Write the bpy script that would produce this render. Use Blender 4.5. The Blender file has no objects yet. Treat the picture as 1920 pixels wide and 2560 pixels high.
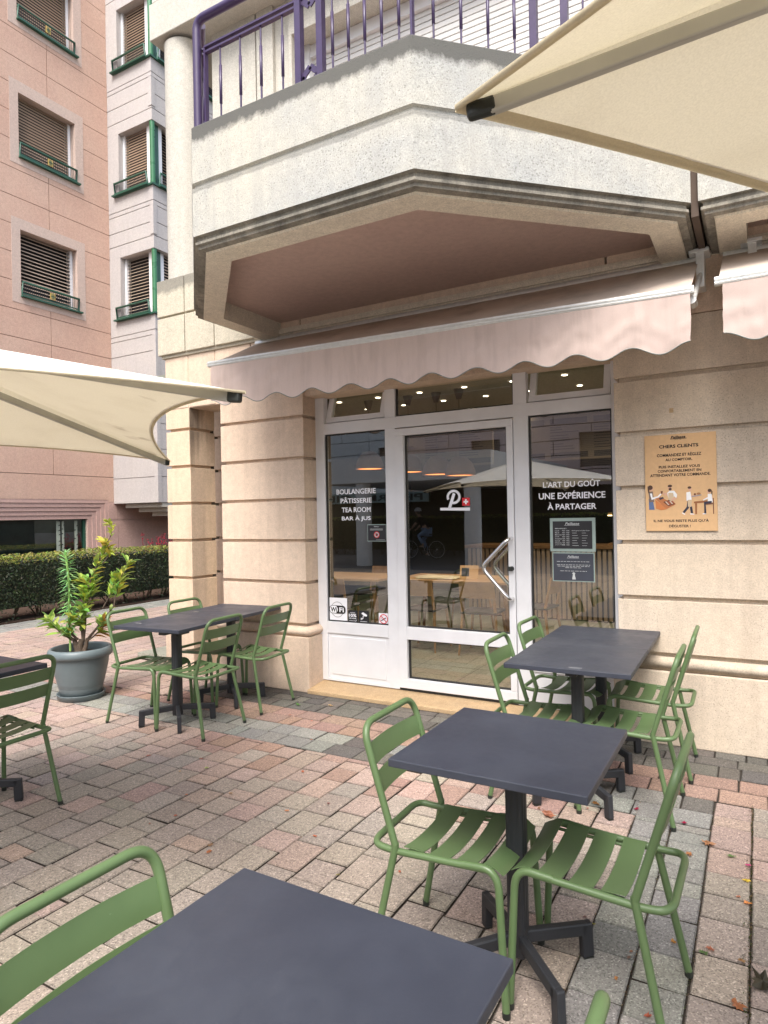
import bpy, bmesh, math, random
from mathutils import Vector, Matrix, noise
R = math.radians
random.seed(7)
S = bpy.context.scene
COL = S.collection

# ------------------------------------------------------------------ camera, sky, sun, exposure
cam = bpy.data.cameras.new("camera"); camo = bpy.data.objects.new("camera", cam); COL.objects.link(camo)
yaw, pit, rol = 0.518, 0.0042, -0.0193
fw0 = Vector((-math.sin(yaw), math.cos(yaw), 0)); rt0 = Vector((math.cos(yaw), math.sin(yaw), 0)); up0 = Vector((0, 0, 1))
fw = fw0*math.cos(pit)+up0*math.sin(pit); u2 = up0*math.cos(pit)-fw0*math.sin(pit)
rt = rt0*math.cos(rol)+u2*math.sin(rol); u3 = u2*math.cos(rol)-rt0*math.sin(rol)
m = Matrix((rt, u3, -fw)).transposed().to_4x4(); m.translation = Vector((0, 0, 1.6)); camo.matrix_world = m
cam.sensor_fit = 'VERTICAL'; cam.sensor_height = 36.0; cam.lens = 36.0*1640/2560
cam.clip_start = 0.02; cam.clip_end = 500
S.camera = camo
W = bpy.data.worlds.new("World"); S.world = W; W.use_nodes = True
wn = W.node_tree.nodes; wl = W.node_tree.links; wn.clear()
SUN_EL, SUN_AZ = R(56), R(163)      # azimuth measured clockwise from +Y
sky = wn.new('ShaderNodeTexSky'); sky.sky_type = 'NISHITA'; sky.sun_disc = False
sky.sun_elevation = SUN_EL; sky.sun_rotation = SUN_AZ; sky.air_density = 1.2; sky.dust_density = 4.0; sky.ozone_density = 1.0
hs = wn.new('ShaderNodeHueSaturation'); hs.inputs['Saturation'].default_value = 0.70
bg = wn.new('ShaderNodeBackground'); bg.inputs['Strength'].default_value = 0.14
wo = wn.new('ShaderNodeOutputWorld')
wl.new(sky.outputs[0], hs.inputs['Color']); wl.new(hs.outputs[0], bg.inputs[0]); wl.new(bg.outputs[0], wo.inputs[0])
sl = bpy.data.lights.new("sun", 'SUN'); so = bpy.data.objects.new("sun", sl); COL.objects.link(so)
sl.energy = 1.5; sl.angle = R(26); sl.color = (1.0, 0.985, 0.94)
sd = Vector((math.sin(SUN_AZ)*math.cos(SUN_EL), math.cos(SUN_AZ)*math.cos(SUN_EL), math.sin(SUN_EL)))
so.rotation_euler = sd.to_track_quat('Z', 'Y').to_euler()
S.view_settings.view_transform = 'Standard'; S.view_settings.look = 'None'
S.view_settings.exposure = 1.40; S.view_settings.gamma = 1.0
S.render.engine = 'CYCLES'
S.cycles.max_bounces = 8; S.cycles.transparent_max_bounces = 12; S.cycles.sample_clamp_indirect = 6

# ------------------------------------------------------------------ materials
def srgb(r, g, b):
    f = lambda c: (c/255/12.92) if c/255 <= 0.04045 else ((c/255+0.055)/1.055)**2.4
    return (f(r), f(g), f(b), 1)
class NT:
    def __init__(s, name):
        s.m = bpy.data.materials.new(name); s.m.use_nodes = True; s.t = s.m.node_tree; s.n = s.t.nodes; s.n.clear()
        s.o = s.n.new('ShaderNodeOutputMaterial'); s.b = s.n.new('ShaderNodeBsdfPrincipled'); s.l(s.b, 0, s.o, 0)
        tc = s.n.new('ShaderNodeTexCoord'); s.tc = tc
        g = s.n.new('ShaderNodeNewGeometry'); s.g = g
    def l(s, a, i, b, j): s.t.links.new(a.outputs[i], b.inputs[j])
    def pos(s, sc=(1, 1, 1)):
        mp = s.n.new('ShaderNodeMapping'); s.l(s.g, 'Position', mp, 'Vector'); mp.inputs['Scale'].default_value = sc; return mp
    def obj(s, sc=(1, 1, 1)):
        mp = s.n.new('ShaderNodeMapping'); s.l(s.tc, 'Object', mp, 'Vector'); mp.inputs['Scale'].default_value = sc; return mp
    def noise(s, vec, scale, detail=4, rough=.55):
        n = s.n.new('ShaderNodeTexNoise'); n.inputs['Scale'].default_value = scale; n.inputs['Detail'].default_value = detail
        n.inputs['Roughness'].default_value = rough; s.l(vec, 0, n, 'Vector'); return n
    def vor(s, vec, scale):
        n = s.n.new('ShaderNodeTexVoronoi'); n.inputs['Scale'].default_value = scale; s.l(vec, 0, n, 'Vector'); return n
    def ramp(s, a, i, *st):
        r = s.n.new('ShaderNodeValToRGB'); s.l(a, i, r, 0); e = r.color_ramp.elements
        e[0].position, e[0].color = st[0][0], c4(st[0][1]); e[1].position, e[1].color = st[-1][0], c4(st[-1][1])
        for p, c in st[1:-1]:
            x = e.new(p); x.color = c4(c)
        return r
    def mix(s, fac, a, b, mode='MIX'):
        n = s.n.new('ShaderNodeMixRGB'); n.blend_type = mode
        for k, v in ((0, fac), (1, a), (2, b)):
            if isinstance(v, tuple) and len(v) == 2 and hasattr(v[0], 'outputs'): s.l(v[0], v[1], n, k)
            elif hasattr(v, 'outputs'): s.l(v, 0, n, k)
            else: n.inputs[k].default_value = v
        return n
    def math(s, op, a, b=0.0):
        n = s.n.new('ShaderNodeMath'); n.operation = op
        for k, v in ((0, a), (1, b)):
            if isinstance(v, tuple): s.l(v[0], v[1], n, k)
            elif hasattr(v, 'outputs'): s.l(v, 0, n, k)
            else: n.inputs[k].default_value = v
        return n
    def bump(s, h, i, strength, dist):
        b = s.n.new('ShaderNodeBump'); b.inputs['Strength'].default_value = strength; b.inputs['Distance'].default_value = dist
        s.l(h, i, b, 'Height'); s.l(b, 0, s.b, 'Normal'); return b
def c4(c):
    if isinstance(c, (int, float)): return (c, c, c, 1)
    return tuple(c) if len(c) == 4 else (*c, 1)

def plain(name, col, rough=.5, metal=0, var=.12, vs=6, bumps=0, bscale=200, coat=0, spec=.5):
    t = NT(name); p = t.obj(); n = t.noise(p, vs, 5)
    r = t.ramp(n, 0, (.3, tuple(c*(1-var) for c in col[:3])), (.7, tuple(min(1, c*(1+var)) for c in col[:3])))
    t.l(r, 0, t.b, 'Base Color'); t.b.inputs['Metallic'].default_value = metal; t.b.inputs['Specular IOR Level'].default_value = spec
    rr = t.ramp(n, 0, (.3, max(0, rough-.06)), (.7, min(1, rough+.06))); t.l(rr, 0, t.b, 'Roughness')
    if bumps:
        n2 = t.noise(p, bscale, 3); t.bump(n2, 0, bumps, .002)
    return t.m

def stone(name, col, col2, pit=.5, stain=None, grain=130, pitscale=60, streak=0.0, dirt_z=None, dirt=0.0, bs=.5, pitcol=None, gl=.76):
    """cast stone: blotchy tint, dark grains, optional vertical streaks and dirt along chosen heights"""
    t = NT(name); p = t.pos()
    big = t.noise(p, 1.3, 5, .6); r = t.ramp(big, 0, (.32, col), (.68, col2))
    fine = t.noise(p, grain, 3, .7); fr = t.ramp(fine, 0, (.34, gl), (.62, 1.08)); mid = t.noise(p, 22, 4, .7); md = t.ramp(mid, 0, (.30, .90), (.70, 1.07)); r = t.mix(1.0, r, md, 'MULTIPLY')
    c = t.mix(1.0, r, fr, 'MULTIPLY')
    v = t.vor(p, pitscale); big2 = t.noise(p, 2.6, 3); 
    thr = t.math('MULTIPLY', (big2, 0), .34*pit)
    pm = t.math('LESS_THAN', (v, 'Distance'), thr)
    pm2 = t.math('MULTIPLY', pm, .45)
    c = t.mix(pm2, c, c4(pitcol or tuple(x*.28 for x in col[:3])))
    if streak:
        ps = t.pos((7, 7, .45)); sn = t.noise(ps, 1.6, 6, .65); sr = t.ramp(sn, 0, (.46, 0.0), (.72, streak))
        c = t.mix(sr, c, c4(stain or (.16, .15, .14)))
    if dirt_z:
        sep = t.n.new('ShaderNodeSeparateXYZ'); t.l(t.g, 'Position', sep, 0)
        ps = t.pos((2.6, 2.6, 1.9)); dn = t.noise(ps, 1.5, 10, .78)
        tot = None
        for z0, reach, amt in dirt_z:      # dark growth clinging to an edge at height z0, fading over 'reach'
            mr = t.n.new('ShaderNodeMapRange'); t.l(sep, 'Z', mr, 0); mr.inputs[1].default_value = z0-reach; mr.inputs[2].default_value = z0
            mr.inputs[3].default_value = 0; mr.inputs[4].default_value = 1
            lt = t.math('LESS_THAN', (sep, 'Z'), z0+.004); mm = t.math('MULTIPLY', mr, lt); a = t.math('ADD', mm, (dn, 0)); b = t.ramp(a, 0, (.80, 0.0), (1.60, amt))
            tot = b if tot is None else t.mix(1.0, tot, b, 'LIGHTEN')
        c = t.mix(tot, c, c4((.10, .098, .09)))
    t.l(c, 0, t.b, 'Base Color'); t.b.inputs['Roughness'].default_value = .88; t.b.inputs['Specular IOR Level'].default_value = .25
    h = t.math('SUBTRACT', (fine, 0), pm); t.bump(h, 0, bs, .004)
    return t.m

M = {}
M['stone'] = stone('warm_cast_stone', (.66, .515, .395), (.60, .465, .36), gl=.86, pit=.55, grain=120, pitscale=95, streak=.18, stain=(.22, .15, .10))
M['stone_r'] = stone('speckled_cast_stone', (.64, .53, .41), (.575, .485, .39), gl=.84, pit=1.0, grain=100, pitscale=70, streak=.22, stain=(.26, .2, .15))
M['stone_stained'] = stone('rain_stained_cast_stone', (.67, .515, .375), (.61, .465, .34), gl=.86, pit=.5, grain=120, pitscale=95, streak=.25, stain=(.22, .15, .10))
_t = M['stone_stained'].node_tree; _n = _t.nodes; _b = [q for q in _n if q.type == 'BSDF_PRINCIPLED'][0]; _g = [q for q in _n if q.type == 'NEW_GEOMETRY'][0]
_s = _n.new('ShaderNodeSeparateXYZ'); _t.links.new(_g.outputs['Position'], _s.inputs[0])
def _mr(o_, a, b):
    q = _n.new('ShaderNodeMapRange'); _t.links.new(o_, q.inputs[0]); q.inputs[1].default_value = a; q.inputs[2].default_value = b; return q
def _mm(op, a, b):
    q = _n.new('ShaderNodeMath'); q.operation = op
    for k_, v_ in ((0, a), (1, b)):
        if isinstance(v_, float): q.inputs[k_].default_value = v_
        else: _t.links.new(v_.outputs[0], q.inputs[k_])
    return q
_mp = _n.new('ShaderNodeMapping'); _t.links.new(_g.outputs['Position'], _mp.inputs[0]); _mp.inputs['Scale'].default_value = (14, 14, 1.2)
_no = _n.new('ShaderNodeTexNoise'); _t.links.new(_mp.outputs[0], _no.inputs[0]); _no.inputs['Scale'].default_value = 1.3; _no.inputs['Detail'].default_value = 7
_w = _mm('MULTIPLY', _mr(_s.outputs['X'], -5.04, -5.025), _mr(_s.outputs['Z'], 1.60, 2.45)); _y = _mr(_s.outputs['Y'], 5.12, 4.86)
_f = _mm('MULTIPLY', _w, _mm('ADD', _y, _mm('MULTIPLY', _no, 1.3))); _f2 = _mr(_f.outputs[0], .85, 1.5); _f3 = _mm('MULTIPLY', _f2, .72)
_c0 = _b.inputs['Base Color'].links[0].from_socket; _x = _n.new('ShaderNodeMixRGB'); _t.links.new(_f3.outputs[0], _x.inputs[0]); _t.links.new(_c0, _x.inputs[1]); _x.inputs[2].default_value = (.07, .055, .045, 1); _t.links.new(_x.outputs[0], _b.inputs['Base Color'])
M['balcony'] = stone('weathered_pale_stone', (.52, .49, .415), (.385, .39, .38), pit=1.15, grain=125, pitscale=58, streak=.55,
                     stain=(.34, .33, .31), dirt_z=[(4.06, .20, .95), (3.645, .05, .45)], bs=.8)
M['ledge'] = stone('blackened_stone_ledge', (.36, .325, .265), (.15, .14, .12), pit=.9, grain=90, pitscale=60, streak=.6, stain=(.04, .04, .035))
M['ring'] = stone('pale_soffit_trim_stone', (.72, .65, .52), (.66, .585, .48), pit=.6, grain=120, pitscale=70, streak=.1)
M['blocks'] = stone('cream_block_stone', (.54, .49, .385), (.50, .45, .36), pit=.8, grain=110, pitscale=60, streak=.22, stain=(.34, .32, .27),
                    dirt_z=[(4.08, .22, .6)])
M['upper'] = stone('cream_upper_stone', (.54, .51, .45), (.49, .465, .41), pit=.4, grain=110, pitscale=70, streak=.2, stain=(.38, .33, .25))
M['lilac'] = stone('pale_lilac_stone', (.49, .455, .435), (.455, .425, .42), pit=.12, grain=150, pitscale=80, streak=.22, stain=(.34, .30, .29))
M['pink'] = stone('salmon_pink_stone', (.60, .41, .325), (.57, .37, .29), pit=.3, grain=120, pitscale=70, streak=.25, stain=(.60, .40, .30))
M['pink_low'] = stone('dusty_pink_stone', (.60, .40, .35), (.54, .36, .32), pit=.3, grain=120, pitscale=70, streak=.2, stain=(.54, .34, .28))
M['pinksur'] = stone('pale_pink_surround_stone', (.58, .455, .39), (.56, .425, .365), pit=.2, grain=120, pitscale=70)
M['joint'] = plain('dark_joint', (.10, .075, .06), .9, spec=.1)
M['soffit'] = stone('mauve_rendered_soffit', (.60, .44, .375), (.57, .41, .355), pit=.1, grain=230, pitscale=90, bs=.9)
M['sill'] = stone('worn_ochre_sill', (.52, .36, .20), (.46, .33, .20), pit=.2, grain=120, pitscale=60, streak=.3, stain=(.30, .18, .09))
M['white'] = plain('white_lacquered_aluminium', (.70, .70, .72), .35, var=.04)
M['gasket'] = plain('black_rubber_gasket', (.02, .02, .02), .6)
M['alu'] = plain('brushed_aluminium_bar', (.66, .66, .64), .35, metal=.35, var=.08, vs=30)
M['steel'] = plain('polished_steel', (.72, .71, .70), .12, metal=1.0, var=.05)
M['green'] = plain('sage_green_powder_coat', (.098, .165, .074), .42, var=.06, vs=9, bumps=.12, bscale=500)
t = NT('sage_green_powder_coat_worn'); p = t.obj(); n = t.noise(p, 7, 5); r = t.ramp(n, 0, (.3, (.080, .130, .053)), (.7, (.094, .150, .062)))
s1 = t.noise(p, 34, 6, .75); sr = t.ramp(s1, 0, (.685, 0.0), (.72, .55)); c = t.mix(sr, r, c4((.17, .25, .14))); s2 = t.noise(p, 60, 3); s3 = t.ramp(s2, 0, (.76, 0.0), (.775, .8)); c = t.mix(s3, c, c4((.05, .055, .045)))
t.l(c, 0, t.b, 'Base Color'); rr = t.ramp(n, 0, (.3, .36), (.7, .50)); t.l(rr, 0, t.b, 'Roughness'); n2 = t.noise(p, 500, 2); t.bump(n2, 0, .12, .001); M['green'] = t.m
M['greenpale'] = plain('pale_green_powder_coat', (.098, .165, .074), .42, var=.06, vs=9, bumps=.12, bscale=500)
M['cap'] = plain('black_plastic_cap', (.015, .018, .015), .5)
M['dgreen'] = plain('dark_green_lacquer', (.022, .085, .055), .35, var=.1)
M['mgreen'] = plain('mid_green_lacquer', (.035, .15, .065), .3, var=.1)
M['purple'] = plain('purple_lacquered_steel', (.042, .023, .075), .38, var=.14, vs=14)
M['slat'] = plain('brown_blind_slat', (.29, .205, .145), .5, var=.1)
M['slat_open'] = plain('beige_blind_slat', (.50, .385, .30), .45, var=.1)
M['dark'] = plain('dark_void', (.012, .012, .014), .8)
M['shutter'] = plain('pale_grey_roller_shutter', (.60, .585, .56), .5, var=.05)
M['emblem'] = plain('ochre_cross_plaque', (.5, .34, .10), .5)
M['iron'] = plain('black_powder_coated_iron', (.018, .019, .023), .5, var=.1, bumps=.3, bscale=300)
M['pot'] = plain('blue_grey_plastic_pot', (.115, .145, .155), .42, var=.1, vs=5)
M['soil'] = plain('dark_bark_mulch', (.05, .025, .014), .95, var=.5, vs=60, bumps=1, bscale=90)
M['bark'] = plain('grey_brown_bark', (.085, .06, .042), .9, var=.35, vs=60, bumps=1, bscale=80)
M['stem'] = plain('green_stem', (.26, .42, .12), .6)
M['wood'] = plain('light_oak_wood', (.36, .215, .10), .45, var=.2, vs=8)
M['wood_d'] = plain('brown_oak_wood', (.20, .105, .045), .5, var=.2, vs=8)
M['seat_d'] = plain('charcoal_seat_pad', (.02, .02, .022), .6)
M['ceil'] = plain('grey_green_acoustic_ceiling', (.22, .225, .19), .9, var=.2, vs=25)
M['inwall'] = plain('dark_taupe_wall', (.07, .06, .048), .8)
M['paper'] = plain('cream_paper', (.6, .54, .40), .8)
M['red'] = plain('red_vinyl', (.62, .02, .03), .5)
M['signwhite'] = plain('white_vinyl', (.82, .82, .86), .5, var=.02)
M['signgrey'] = plain('pale_grey_print', (.50, .52, .52), .6)
M['slate'] = plain('slate_coloured_board', (.018, .018, .022), .5)
M['slate2'] = plain('blue_grey_slate_board', (.045, .05, .068), .5)
M['opp'] = stone('bright_panel_stone', (.80, .79, .76), (.74, .73, .71), pit=.1)
M['opp_pink'] = stone('bright_pink_panel_stone', (.74, .56, .50), (.70, .52, .46), pit=.1)
M['mint'] = plain('mint_grey_frame', (.30, .38, .35), .55)
M['blackink'] = plain('black_ink', (.012, .010, .010), .7)
M['brickback'] = plain('kraft_board', (.62, .39, .20), .75, var=.05, vs=40)
M['counterwood'] = plain('beige_slatted_wood', (.33, .25, .18), .6)
M['menubeige'] = plain('beige_menu_board', (.14, .105, .07), .7)
M['asphalt'] = plain('grey_asphalt', (.10, .10, .105), .9, var=.2, vs=40)
M['parfr'] = plain('grey_parasol_rib', (.42, .41, .36), .4, metal=.2)
M['sticker'] = plain('clear_grey_sticker', (.16, .165, .18), .25)

def glass_mat(name, tint, lo, gain):
    t = NT(name); t.n.remove(t.b)
    f = t.n.new('ShaderNodeFresnel'); f.inputs[0].default_value = 1.52
    a = t.math('MULTIPLY', (f, 0), gain); a2 = t.math('ADD', a, lo); a3 = t.math('MINIMUM', a2, 1.0)
    tr = t.n.new('ShaderNodeBsdfTransparent'); tr.inputs[0].default_value = c4(tint)
    gl = t.n.new('ShaderNodeBsdfGlossy'); gl.inputs['Roughness'].default_value = 0.0
    nz = t.noise(t.pos(), 1.1, 2); bp = t.n.new('ShaderNodeBump'); bp.inputs['Strength'].default_value = .05; bp.inputs['Distance'].default_value = .01
    t.l(nz, 0, bp, 'Height'); t.l(bp, 0, gl, 'Normal')
    mx = t.n.new('ShaderNodeMixShader'); t.l(a3, 0, mx, 0); t.l(tr, 0, mx, 1); t.l(gl, 0, mx, 2); t.l(mx, 0, t.o, 0)
    return t.m
M['glass'] = glass_mat('shop_window_glass', (.86, .90, .87), .12, 2.7)
M['dglass'] = glass_mat('tinted_shop_glass', (.62, .70, .68), .10, 2.4)

def cloth(name, col, stain, trans, rough=.85, wz=(3, 3, 3), streak=.3, bs=.25, stain2=None, tt=None):
    t = NT(name); p = t.pos(wz); n = t.noise(p, 1.5, 6, .62); r = t.ramp(n, 0, (.48, 0.0), (.78, streak))
    c = t.mix(r, c4(col), c4(stain))
    w = t.noise(t.pos((1, 1, 1)), 340, 2); wr = t.ramp(w, 0, (.3, .93), (.7, 1.04)); c = t.mix(1.0, c, wr, 'MULTIPLY')
    if stain2:
        v = t.noise(t.pos((1, 1, 1)), 4.2, 3); vr = t.ramp(v, 0, (.66, 0.0), (.78, .5)); c = t.mix(vr, c, c4(stain2))
    t.l(c, 0, t.b, 'Base Color'); t.b.inputs['Roughness'].default_value = rough; t.b.inputs['Specular IOR Level'].default_value = .2
    t.bump(w, 0, bs, .001)
    tl = t.n.new('ShaderNodeBsdfTranslucent'); t.l(c, 0, tl, 0)
    mx = t.n.new('ShaderNodeMixShader'); mx.inputs[0].default_value = trans
    if tt: c2 = t.mix(1.0, c, c4(tt), 'MULTIPLY'); t.l(c2, 0, tl, 0)
    t.l(t.b, 0, mx, 1); t.l(tl, 0, mx, 2); t.l(mx, 0, t.o, 0); return t.m
M['canopy'] = cloth('cream_parasol_canvas', (.93, .92, .89), (.60, .56, .48), .38, tt=(1, .94, .79, 1), stain2=(.25, .20, .14), streak=.18)
M['hem'] = cloth('tan_parasol_hem', (.62, .54, .38), (.40, .34, .24), .2)
M['valance'] = cloth('faded_pink_awning_canvas', (.62, .50, .45), (.42, .33, .29), .25, wz=(9, 9, 1.0), streak=.5, bs=.2)
M['awn'] = cloth('dusty_awning_canvas', (.66, .56, .48), (.36, .30, .25), .20, wz=(2.2, 2.2, 2.2), streak=.7)
M['piping'] = plain('grey_green_piping', (.16, .18, .165), .6)

# tabletop: dark compact laminate with faint smears
t = NT('anthracite_laminate'); p = t.obj(); oi = t.n.new('ShaderNodeObjectInfo')
mp = t.n.new('ShaderNodeMapping'); t.l(t.g, 'Position', mp, 'Vector'); n = t.noise(mp, 3.4, 7, .66); r = t.ramp(n, 0, (.3, (.026, .030, .044)), (.7, (.036, .041, .058)))
ps = t.pos((1.5, 55, 1)); sc = t.noise(ps, 6, 5, .8); sr = t.ramp(sc, 0, (.70, 0.0), (.76, .14)); dn = t.noise(t.pos(), 210, 3, .8); dr = t.ramp(dn, 0, (.64, 0.0), (.74, .22))
sm = t.noise(t.pos(), 4.2, 8, .72); smr = t.ramp(sm, 0, (.52, 0.0), (.82, .30)); c = t.mix(sr, r, c4((.075, .08, .095))); c = t.mix(dr, c, c4((.10, .10, .10))); c = t.mix(smr, c, c4((.06, .066, .08)))
t.l(c, 0, t.b, 'Base Color'); rr = t.ramp(sm, 0, (.3, .34), (.72, .62)); t.l(rr, 0, t.b, 'Roughness')
n2 = t.noise(p, 420, 2); t.bump(n2, 0, .12, .001); M['top'] = t.m

# vertex-colour materials
def vcol(name, rough, grain, gs, bs, speck=0, trans=0.0, spec=.3, bd=.003):
    t = NT(name); a = t.n.new('ShaderNodeVertexColor'); a.layer_name = 'Col'; p = t.pos()
    n = t.noise(p, gs, 4, .7); r = t.ramp(n, 0, (.3, 1-grain), (.7, 1+grain)); c = t.mix(1.0, a, r, 'MULTIPLY')
    if speck:
        v = t.vor(p, 190); s1 = t.ramp(v, 'Color', (.12, .50), (.40, 1.0), (.74, 1.04), (.90, 1.75)); c = t.mix(speck, c, t.mix(1.0, c, s1, 'MULTIPLY'))
        big = t.noise(p, .9, 4); br = t.ramp(big, 0, (.3, .86), (.7, 1.1)); c = t.mix(1.0, c, br, 'MULTIPLY')
        h = t.mix(.5, (v, 'Distance'), (n, 0)); t.bump(h, 0, bs, bd)
    else: t.bump(n, 0, bs, bd)
    t.l(c, 0, t.b, 'Base Color'); t.b.inputs['Roughness'].default_value = rough; t.b.inputs['Specular IOR Level'].default_value = spec
    if trans:
        tl = t.n.new('ShaderNodeBsdfTranslucent'); t.l(c, 0, tl, 0); mx = t.n.new('ShaderNodeMixShader'); mx.inputs[0].default_value = trans
        t.l(t.b, 0, mx, 1); t.l(tl, 0, mx, 2); t.l(mx, 0, t.o, 0)
    return t.m
M['paver'] = vcol('aggregate_paver', .92, .16, 55, .6, speck=.85, spec=.2)
M['leaf'] = vcol('leaf', .45, .12, 60, .2, trans=.38, spec=.45)
M['print'] = vcol('print_colours', .7, .03, 90, .02)
M['sandj'] = plain('dark_sandy_joint', (.036, .028, .021), .95, var=.4, vs=50)

def emis(name, col, st):
    t = NT(name); t.n.remove(t.b); e = t.n.new('ShaderNodeEmission'); e.inputs[0].default_value = c4(col); e.inputs[1].default_value = st; t.l(e, 0, t.o, 0); return t.m
M['spot'] = emis('ceiling_spot_glow', (1, .82, .60), 5)
M['lampglow'] = emis('orange_lamp_glow', (1, .27, .06), 1.5)
M['striplight'] = emis('warm_shelf_light', (1, .75, .35), 2.2)
M['shade'] = plain('terracotta_lamp_shade', (.20, .125, .10), .75)

# ------------------------------------------------------------------ mesh builder
class MB:
    def __init__(s): s.v = []; s.f = []; s.c = []; s.smooth = []
    def add(s, vs, fs, col=None, sm=False):
        o = len(s.v); s.v += [tuple(v) for v in vs]
        for f in fs: s.f.append([i+o for i in f]); s.c.append(col); s.smooth.append(sm)
        return s
    def box(s, x0, x1, y0, y1, z0, z1, col=None, mat=None):
        vs = [(x, y, z) for z in (z0, z1) for x, y in ((x0, y0), (x1, y0), (x1, y1), (x0, y1))]
        if mat: vs = [mat @ Vector(v) for v in vs]
        return s.add(vs, [(3, 2, 1, 0), (4, 5, 6, 7), (0, 1, 5, 4), (1, 2, 6, 5), (2, 3, 7, 6), (3, 0, 4, 7)], col)
    def bar(s, a, b, w, h, up=(0, 0, 1), col=None):
        a, b = Vector(a), Vector(b); d = (b-a).normalized(); u = Vector(up); x = d.cross(u).normalized(); u = x.cross(d).normalized()
        vs = [p+x*sx*w/2+u*su*h/2 for p in (a, b) for sx, su in ((-1, -1), (1, -1), (1, 1), (-1, 1))]
        return s.add(vs, [(0, 1, 2, 3), (7, 6, 5, 4), (0, 4, 5, 1), (1, 5, 6, 2), (2, 6, 7, 3), (3, 7, 4, 0)], col)
    def prism(s, poly, z0, z1, col=None):
        n = len(poly); vs = [(x, y, z0) for x, y in poly]+[(x, y, z1) for x, y in poly]
        return s.add(vs, [tuple(reversed(range(n))), tuple(range(n, 2*n))]+[(i, (i+1) % n, n+(i+1) % n, n+i) for i in range(n)], col)
    def tube(s, path, r, n=10, closed=False, col=None, caps=True):
        P = [Vector(p) for p in path]; k = len(P); rr = r if isinstance(r, (list, tuple)) else [r]*k
        T = []
        for i in range(k):
            if closed: d = P[(i+1) % k]-P[i-1]
            else: d = P[min(i+1, k-1)]-P[max(i-1, 0)]
            T.append(d.normalized())
        u = T[0].orthogonal().normalized(); rings = []; vs = []
        for i in range(k):
            u = (u-T[i]*u.dot(T[i])); u = u.normalized() if u.length > 1e-6 else T[i].orthogonal().normalized(); w = T[i].cross(u)
            vs += [P[i]+(u*math.cos(2*math.pi*j/n)+w*math.sin(2*math.pi*j/n))*rr[i] for j in range(n)]
        fs = []; segs = k if closed else k-1
        off = 0
        if closed:   # match last ring to the first
            best = min(range(n), key=lambda q: (vs[(k-1)*n]-vs[q]).length); off = best
        for i in range(segs):
            i2 = (i+1) % k; o = off if (closed and i2 == 0) else 0
            for j in range(n): fs.append((i*n+j, i*n+(j+1) % n, i2*n+(j+1+o) % n, i2*n+(j+o) % n))
        s.add(vs, fs, col, True)
        if not closed and caps: s.add(vs[:n], [tuple(reversed(range(n)))], col); s.add(vs[-n:], [tuple(range(n))], col)
        return s
    def lathe(s, prof, n=32, c=(0, 0, 0), col=None, scale=(1, 1)):
        vs = [(c[0]+r*math.cos(2*math.pi*j/n)*scale[0], c[1]+r*math.sin(2*math.pi*j/n)*scale[1], c[2]+z) for r, z in prof for j in range(n)]
        fs = [(i*n+j, i*n+(j+1) % n, (i+1)*n+(j+1) % n, (i+1)*n+j) for i in range(len(prof)-1) for j in range(n)]
        return s.add(vs, fs, col, True)
    def sheet(s, P, th=0.0, nrm=None, col=None, sm=True):
        """P: grid [i][j] of points"""
        a, b = len(P), len(P[0]); top = [Vector(p) for r in P for p in r]
        fs = [(i*b+j, (i+1)*b+j, (i+1)*b+j+1, i*b+j+1) for i in range(a-1) for j in range(b-1)]
        if not th: return s.add(top, fs, col, sm)
        nv = []
        for i in range(a):
            for j in range(b):
                du = top[min(i+1, a-1)*b+j]-top[max(i-1, 0)*b+j]; dv = top[i*b+min(j+1, b-1)]-top[i*b+max(j-1, 0)]
                q = du.cross(dv); nv.append(q.normalized() if q.length > 1e-9 else Vector((0, 0, 1)))
        bot = [p-q*th for p, q in zip(top, nv)]; o = a*b
        f2 = [tuple(o+k for k in reversed(f)) for f in fs]; s.add(top+bot, fs+f2, col, sm)
        ring = [i*b for i in range(a)]+[(a-1)*b+j for j in range(1, b)]+[i*b+b-1 for i in range(a-2, -1, -1)]+[j for j in range(b-2, 0, -1)]
        k = len(ring); s.add([top[i] for i in ring]+[bot[i] for i in ring], [(i, k+i, k+(i+1) % k, (i+1) % k) for i in range(k)], col)
        return s
    def build(s, name, mat, parent=None, loc=(0, 0, 0), rot=(0, 0, 0), bevel=0, kind=None, merge=False):
        me = bpy.data.meshes.new(name); me.from_pydata(s.v, [], s.f); me.validate()
        for p, sm in zip(me.polygons, s.smooth): p.use_smooth = sm
        if any(c is not None for c in s.c):
            at = me.color_attributes.new('Col', 'FLOAT_COLOR', 'CORNER'); k = 0
            for p, c in zip(me.polygons, s.c):
                c = c4(c if c is not None else (.5, .5, .5))
                for li in p.loop_indices: at.data[li].color = c
        me.materials.append(M[mat] if isinstance(mat, str) else mat)
        o = bpy.data.objects.new(name, me); COL.objects.link(o); o.location = loc; o.rotation_euler = rot
        if parent is not None: o.parent = parent
        if kind: o['kind'] = kind
        if bevel:
            b = o.modifiers.new('bevel', 'BEVEL'); b.width = bevel; b.segments = 2; b.limit_method = 'ANGLE'; b.angle_limit = R(40)
        return o
def tag(o, label, cat, group=None):
    o['label'] = label; o['category'] = cat
    if group: o['group'] = group
    return o
def thing(name, label, cat, loc=(0, 0, 0), rz=0, group=None):
    o = bpy.data.objects.new(name, None); COL.objects.link(o); o.location = loc; o.rotation_euler = (0, 0, rz); o.empty_display_size = .1
    return tag(o, label, cat, group)
def copy_tree(o, parent=None):
    c = o.copy(); COL.objects.link(c)
    if parent is not None: c.parent = parent
    for ch in list(o.children): copy_tree(ch, c)
    return c
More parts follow.
